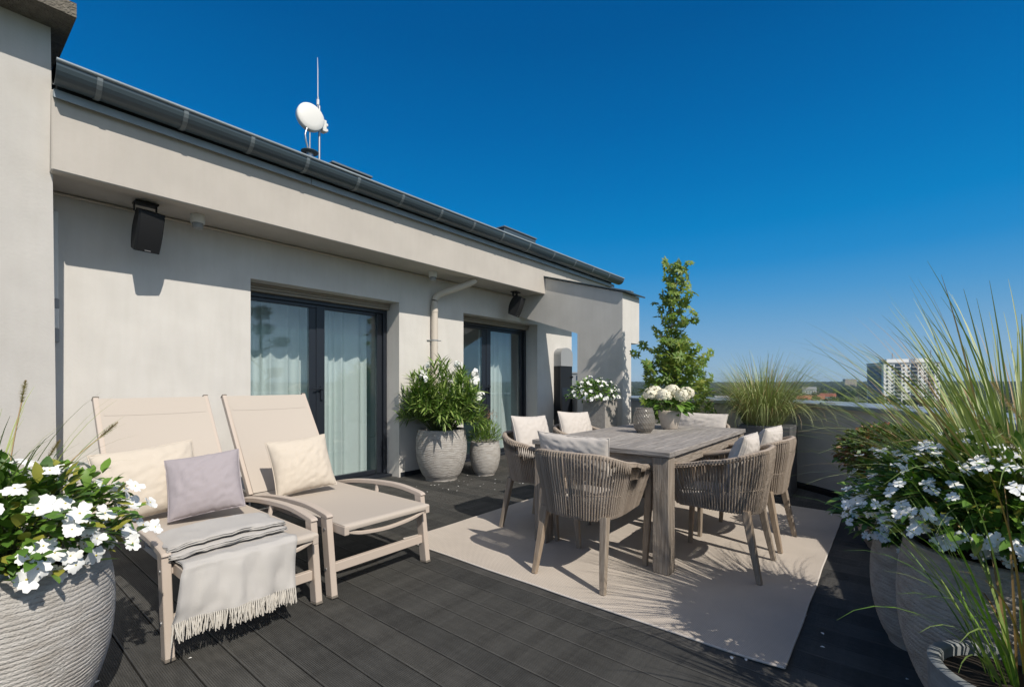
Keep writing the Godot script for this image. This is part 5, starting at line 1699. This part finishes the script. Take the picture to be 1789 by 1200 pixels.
func town() -> void:
	var s := begin()
	# terrain: one sheet out to the horizon, in rings
	var radii := [0.0, 12.0, 30, 60, 100, 160, 240, 340, 460, 600, 780, 1000, 1300, 1700, 2200, 2800, 3600, 5000]
	var gp := func(i: int, j: int) -> Vector3:
		var p := bearing(j * 5.0, radii[i])
		p.y = ground_y(p)
		return p
	s.set_smooth_group(0)
	for i in radii.size() - 1:
		for j in 72:
			quad(s, gp.call(i, j), gp.call(i, j + 1), gp.call(i + 1, j + 1), gp.call(i + 1, j), Vector3.UP)
	structure("terrain", s, M.terrain)
	# the block that the terrace stands on
	var blk := thing("apartment_block", "rendered apartment block carrying the roof terrace", "building")
	s = begin(); slab(s, Vector3(-9.2, -20.5, -7.7), Vector3(-0.6, -0.31, 2.3), 0.0); part("storeys", s, M.plaster, blk)
	tower()
	# trees
	var crowns := [crown_mesh(301, 900), crown_mesh(302, 900), crown_mesh(303, 900)]
	s = begin(); tube(s, [Vector3(0, 0, 0), Vector3(0.02, 0.5, 0), Vector3(0, 1, 0.03)], 0.045, 6, [1.0, 0.75, 0.5])
	for a in 3:
		tube(s, [Vector3(0, 0.75, 0), Vector3(cos(a * 2.1) * 0.25, 1.2, sin(a * 2.1) * 0.25)], 0.025, 5, [1.0, 0.4])
	var trunk := done(s)
	rng.seed = 311
	var spots := []
	for i in 70:
		var b := rng.randf_range(-17.0, 6.0)
		var d := lerpf(360.0, 900.0, rng.randf())
		if b > -8.2 and b < -4.4 and d < 565.0:
			continue
		spots.append([b, d, rng.randf_range(4.5, 7.5)])
	# a belt of trees hiding the foot of the tower
	for i in 22:
		spots.append([-9.0 + i * 0.9 + rng.randf_range(-0.3, 0.3), rng.randf_range(330.0, 425.0), rng.randf_range(4.8, 6.6)])
	var words := ["dark", "mid green", "olive", "deep green", "broad", "rounded", "tall", "low"]
	var k := 0
	for t in spots:
		var p := bearing(t[0], t[1])
		if t[0] > -3.0 and t[1] > 428.0 and t[1] < 540.0:
			continue
		p.y = ground_y(p)
		var o := thing("tree", "leafy tree in the town below, beyond the parapet", "tree", p, rng.randf() * TAU, "trees in the town below")
		var h: float = t[2]
		part("trunk", trunk, M.bark, o, Transform3D(Basis().scaled(Vector3(h * 0.9, h * 0.9, h * 0.9)), Vector3.ZERO))
		part("crown", crowns[k % 3], M[["tree_far_a", "tree_far_b", "tree_far_c", "tree_far_b"][k % 4]], o, Transform3D(Basis().scaled(Vector3(h * 0.62, h * rng.randf_range(0.6, 0.85), h * 0.62)), Vector3(0, h * 1.45, 0)))
		k += 1
	# far wood: reads as one mass
	rng.seed = 321
	var mm := MultiMesh.new()
	mm.transform_format = MultiMesh.TRANSFORM_3D
	mm.mesh = crown_mesh(304, 260)
	mm.instance_count = 14000
	for i in mm.instance_count:
		var ahead := i % 3 == 0
		var d := lerpf(620.0 if ahead else 260.0, 3000.0, pow(rng.randf(), 0.9))
		var p := bearing(rng.randf_range(-34.0, 14.0) if ahead else rng.randf_range(14.0, 326.0), d)
		p.y = ground_y(p) + 2.5
		var h := rng.randf_range(6.0, 11.0)
		mm.set_instance_transform(i, Transform3D(Basis(Vector3.UP, rng.randf() * TAU).scaled(Vector3(h, h * rng.randf_range(0.55, 0.9), h)), p))
	var fw := MultiMeshInstance3D.new()
	fw.name = "far_wood"
	fw.multimesh = mm
	fw.material_override = M.far_wood
	fw.set_meta("kind", "stuff")
	fw.set_meta("label", "hazy dark wood covering the ridge on the horizon")
	fw.set_meta("category", "wood")
	add_child(fw)
	# houses
	rng.seed = 331
	var hs := [[-6.3, 520.0, 0.3, 16.0, 9.0, 7.0, "brick_red", "long red roofed house just over the parapet, left of the tower"], [-5.1, 560.0, -0.4, 13.0, 9.0, 8.0, "brick_red", "red roofed house just over the parapet, closer to the tower"], [-7.3, 500.0, 0.7, 14.0, 9.0, 7.0, "brick_red", "red roofed house just over the parapet beside the grass planter"], [-6.7, 760.0, 0.2, 16.0, 10.0, 11.0, "render_white", "small white house among the trees in mid distance"], [-8.2, 1000.0, 0.1, 40.0, 12.0, 9.0, "render_sand", "long sand coloured shed among the trees"], [-3.3, 1500.0, 0.4, 26.0, 16.0, 22.0, "render_sand", "sand coloured block on the skyline beside the tower"], [-11.5, 520.0, -0.2, 12.0, 9.0, 7.5, "brick_red", "red roofed house half hidden by the grass planter"], [-15.0, 480.0, 0.5, 12.0, 9.0, 7.0, "render_white", "pale house behind the maple and the planter"], [-20.0, 460.0, 0.2, 14.0, 9.0, 8.0, "brick_red", "red roofed house behind the maple"], [-31.8, 160.0, 0.55, 14.0, 12.0, 24.0, "far_grey", "grey block seen through the slit beside the wing wall"]]
	for h in hs:
		var p := bearing(h[0], h[1])
		p.y = ground_y(p) - 0.3
		var o := thing("town_house", h[7], "house", p, h[2])
		var w: float = h[3] * 0.5
		var dp: float = h[4] * 0.5
		var ht: float = h[5]
		s = begin(); slab(s, Vector3(-w, 0, -dp), Vector3(w, ht, dp), 0.0); part("walls", s, M.render_white if h[6] == "brick_red" else M[h[6]], o)
		s = begin()
		if ht < 15.0 and h[3] < 30.0:
			prism(s, PackedVector2Array([Vector2(-dp - 0.5, ht - 0.2), Vector2(dp + 0.5, ht - 0.2), Vector2(0, ht + 3.2)]), Vector3(-w - 0.4, 0, 0), Vector3.BACK, Vector3.UP, Vector3(2 * w + 0.8, 0, 0))
			part("roof", s, M.brick_red if h[6] != "render_white" else M.far_grey, o)
		else:
			slab(s, Vector3(-w - 0.3, ht, -dp - 0.3), Vector3(w + 0.3, ht + 0.5, dp + 0.3), 0.0)
			part("roof", s, M.far_grey, o)
		var cols := int(h[3] / 3.0)
		s = begin(); box(s, Vector3.ZERO, Vector3(1.2, 1.5, 0.12), Basis(), 0.0)
		var wm := done(s)
		for c in cols:
			for f in int(ht / 3.0):
				part("window", wm, M.far_window, o, Transform3D(Basis(), Vector3(-w + (c + 0.5) * h[3] / cols, 1.6 + f * 3.0, dp + 0.03)))

func tower() -> void:
	var o := thing("tower_block", "white high rise tower block with dark balcony columns on the horizon", "building", bearing(-0.65, 440.0, -20.0), deg_to_rad(24.0))
	# local: corner nearest the camera at the origin, white front along +x facing +z, narrow blue side facing -x
	var s := begin()
	var Hh := 35.0
	var Lx := 34.5
	var Dz := 26.0
	slab(s, Vector3(0, 0, -Dz), Vector3(Lx, Hh, 0), 0.0)
	part("walls", s, M.render_white, o)
	s = begin(); slab(s, Vector3(-0.4, Hh, -Dz - 0.4), Vector3(Lx + 0.4, Hh + 0.9, 0.4), 0.0); part("roof_edge", s, M.far_grey, o)
	for r in [[4.0, 18.0, 2.6], [22.0, 32.0, 3.0]]:
		s = begin(); slab(s, Vector3(r[0], Hh + 0.9, -16.0), Vector3(r[1], Hh + 0.9 + r[2], -5.0), 0.0); part("roof_hut", s, M.render_white, o)
	for a in [[9.0, 7.0], [31.0, 4.0], [33.0, 9.0]]:
		s = begin(); rod(s, Vector3(a[0], Hh + 1.0, -8), Vector3(a[0], Hh + 1.0 + a[1], -8), 0.3, 6); part("aerial", s, M.far_grey, o)
	# blue glazed side with white floor bands
	s = begin(); slab(s, Vector3(-0.15, 0.5, -Dz + 1.0), Vector3(-0.01, Hh - 1.0, -3.0), 0.0); part("glazed_side", s, M.far_blue, o)
	var band := begin(); slab(band, Vector3(-1.3, 0, -Dz + 2.5), Vector3(-0.16, 1.0, -4.5), 0.0)
	var bmesh := done(band)
	for f in 12:
		part("balcony", bmesh, M.far_grey, o, Transform3D(Basis(), Vector3(0, 1.2 + f * 2.85, 0)))
	# front: window columns and dark loggia columns
	s = begin(); box(s, Vector3.ZERO, Vector3(1.2, 1.3, 0.2), Basis(), 0.0)
	var wm := done(s)
	s = begin(); box(s, Vector3.ZERO, Vector3(3.8, 2.0, 0.24), Basis(), 0.0)
	var lm := done(s)
	s = begin(); box(s, Vector3.ZERO, Vector3(4.0, 0.85, 1.1), Basis(), 0.0)
	var bm := done(s)
	for f in 12:
		var y := 2.0 + f * 2.85
		for x in [2.2, 5.5, 12.5, 15.5, 22.5, 25.5, 33.0]:
			part("window", wm, M.far_window, o, Transform3D(Basis(), Vector3(x, y, 0.05)))
		for x in [9.0, 19.0, 29.2]:
			part("loggia", lm, M.far_window, o, Transform3D(Basis(), Vector3(x, y + 0.45, 0.06)))
			part("balcony_front", bm, M.far_grey, o, Transform3D(Basis(), Vector3(x, y - 0.95, 0.5)))

# a tall pine in the street beyond the parapet, outside the view; the door glass mirrors it
func street_pine() -> void:
	rng.seed = 341
	var o := thing("pine_tree", "tall sparse pine in the street, mirrored in the door glass", "tree", Vector3(28.0, -20.0, -15.8))
	var s := begin()
	tube(s, smooth_path([Vector3(0, 0, 0), Vector3(0.3, 9, 0.2), Vector3(-0.1, 18, 0), Vector3(0.1, 27, 0)], 5), 0.4, 8, range(16).map(func(k): return 1.0 - 0.85 * k / 16.0))
	part("trunk", s, M.bark, o)
	var cm := crown_mesh(342, 700)
	for c in [[0.2, 26.6, 0.0, 1.1], [-1.3, 25.2, 0.6, 0.9], [2.0, 24.6, -2.4, 0.9], [-0.8, 23.2, 1.2, 0.9], [1.3, 22.0, -1.6, 0.9], [-1.6, 20.6, 0.4, 1.0], [0.6, 25.4, -0.6, 0.8], [0.3, 21.0, 1.0, 0.7]]:
		s = begin(); tube(s, [Vector3(0, c[1] - 0.9, 0), Vector3(c[0] * 0.6, c[1] - 0.4, c[2] * 0.6), Vector3(c[0], c[1], c[2])], 0.07, 5); part("branch", s, M.bark, o)
		part("needle_clump", cm, M.tree_far_c, o, Transform3D(Basis().scaled(Vector3(c[3], c[3] * 0.6, c[3])), Vector3(c[0], c[1], c[2])))
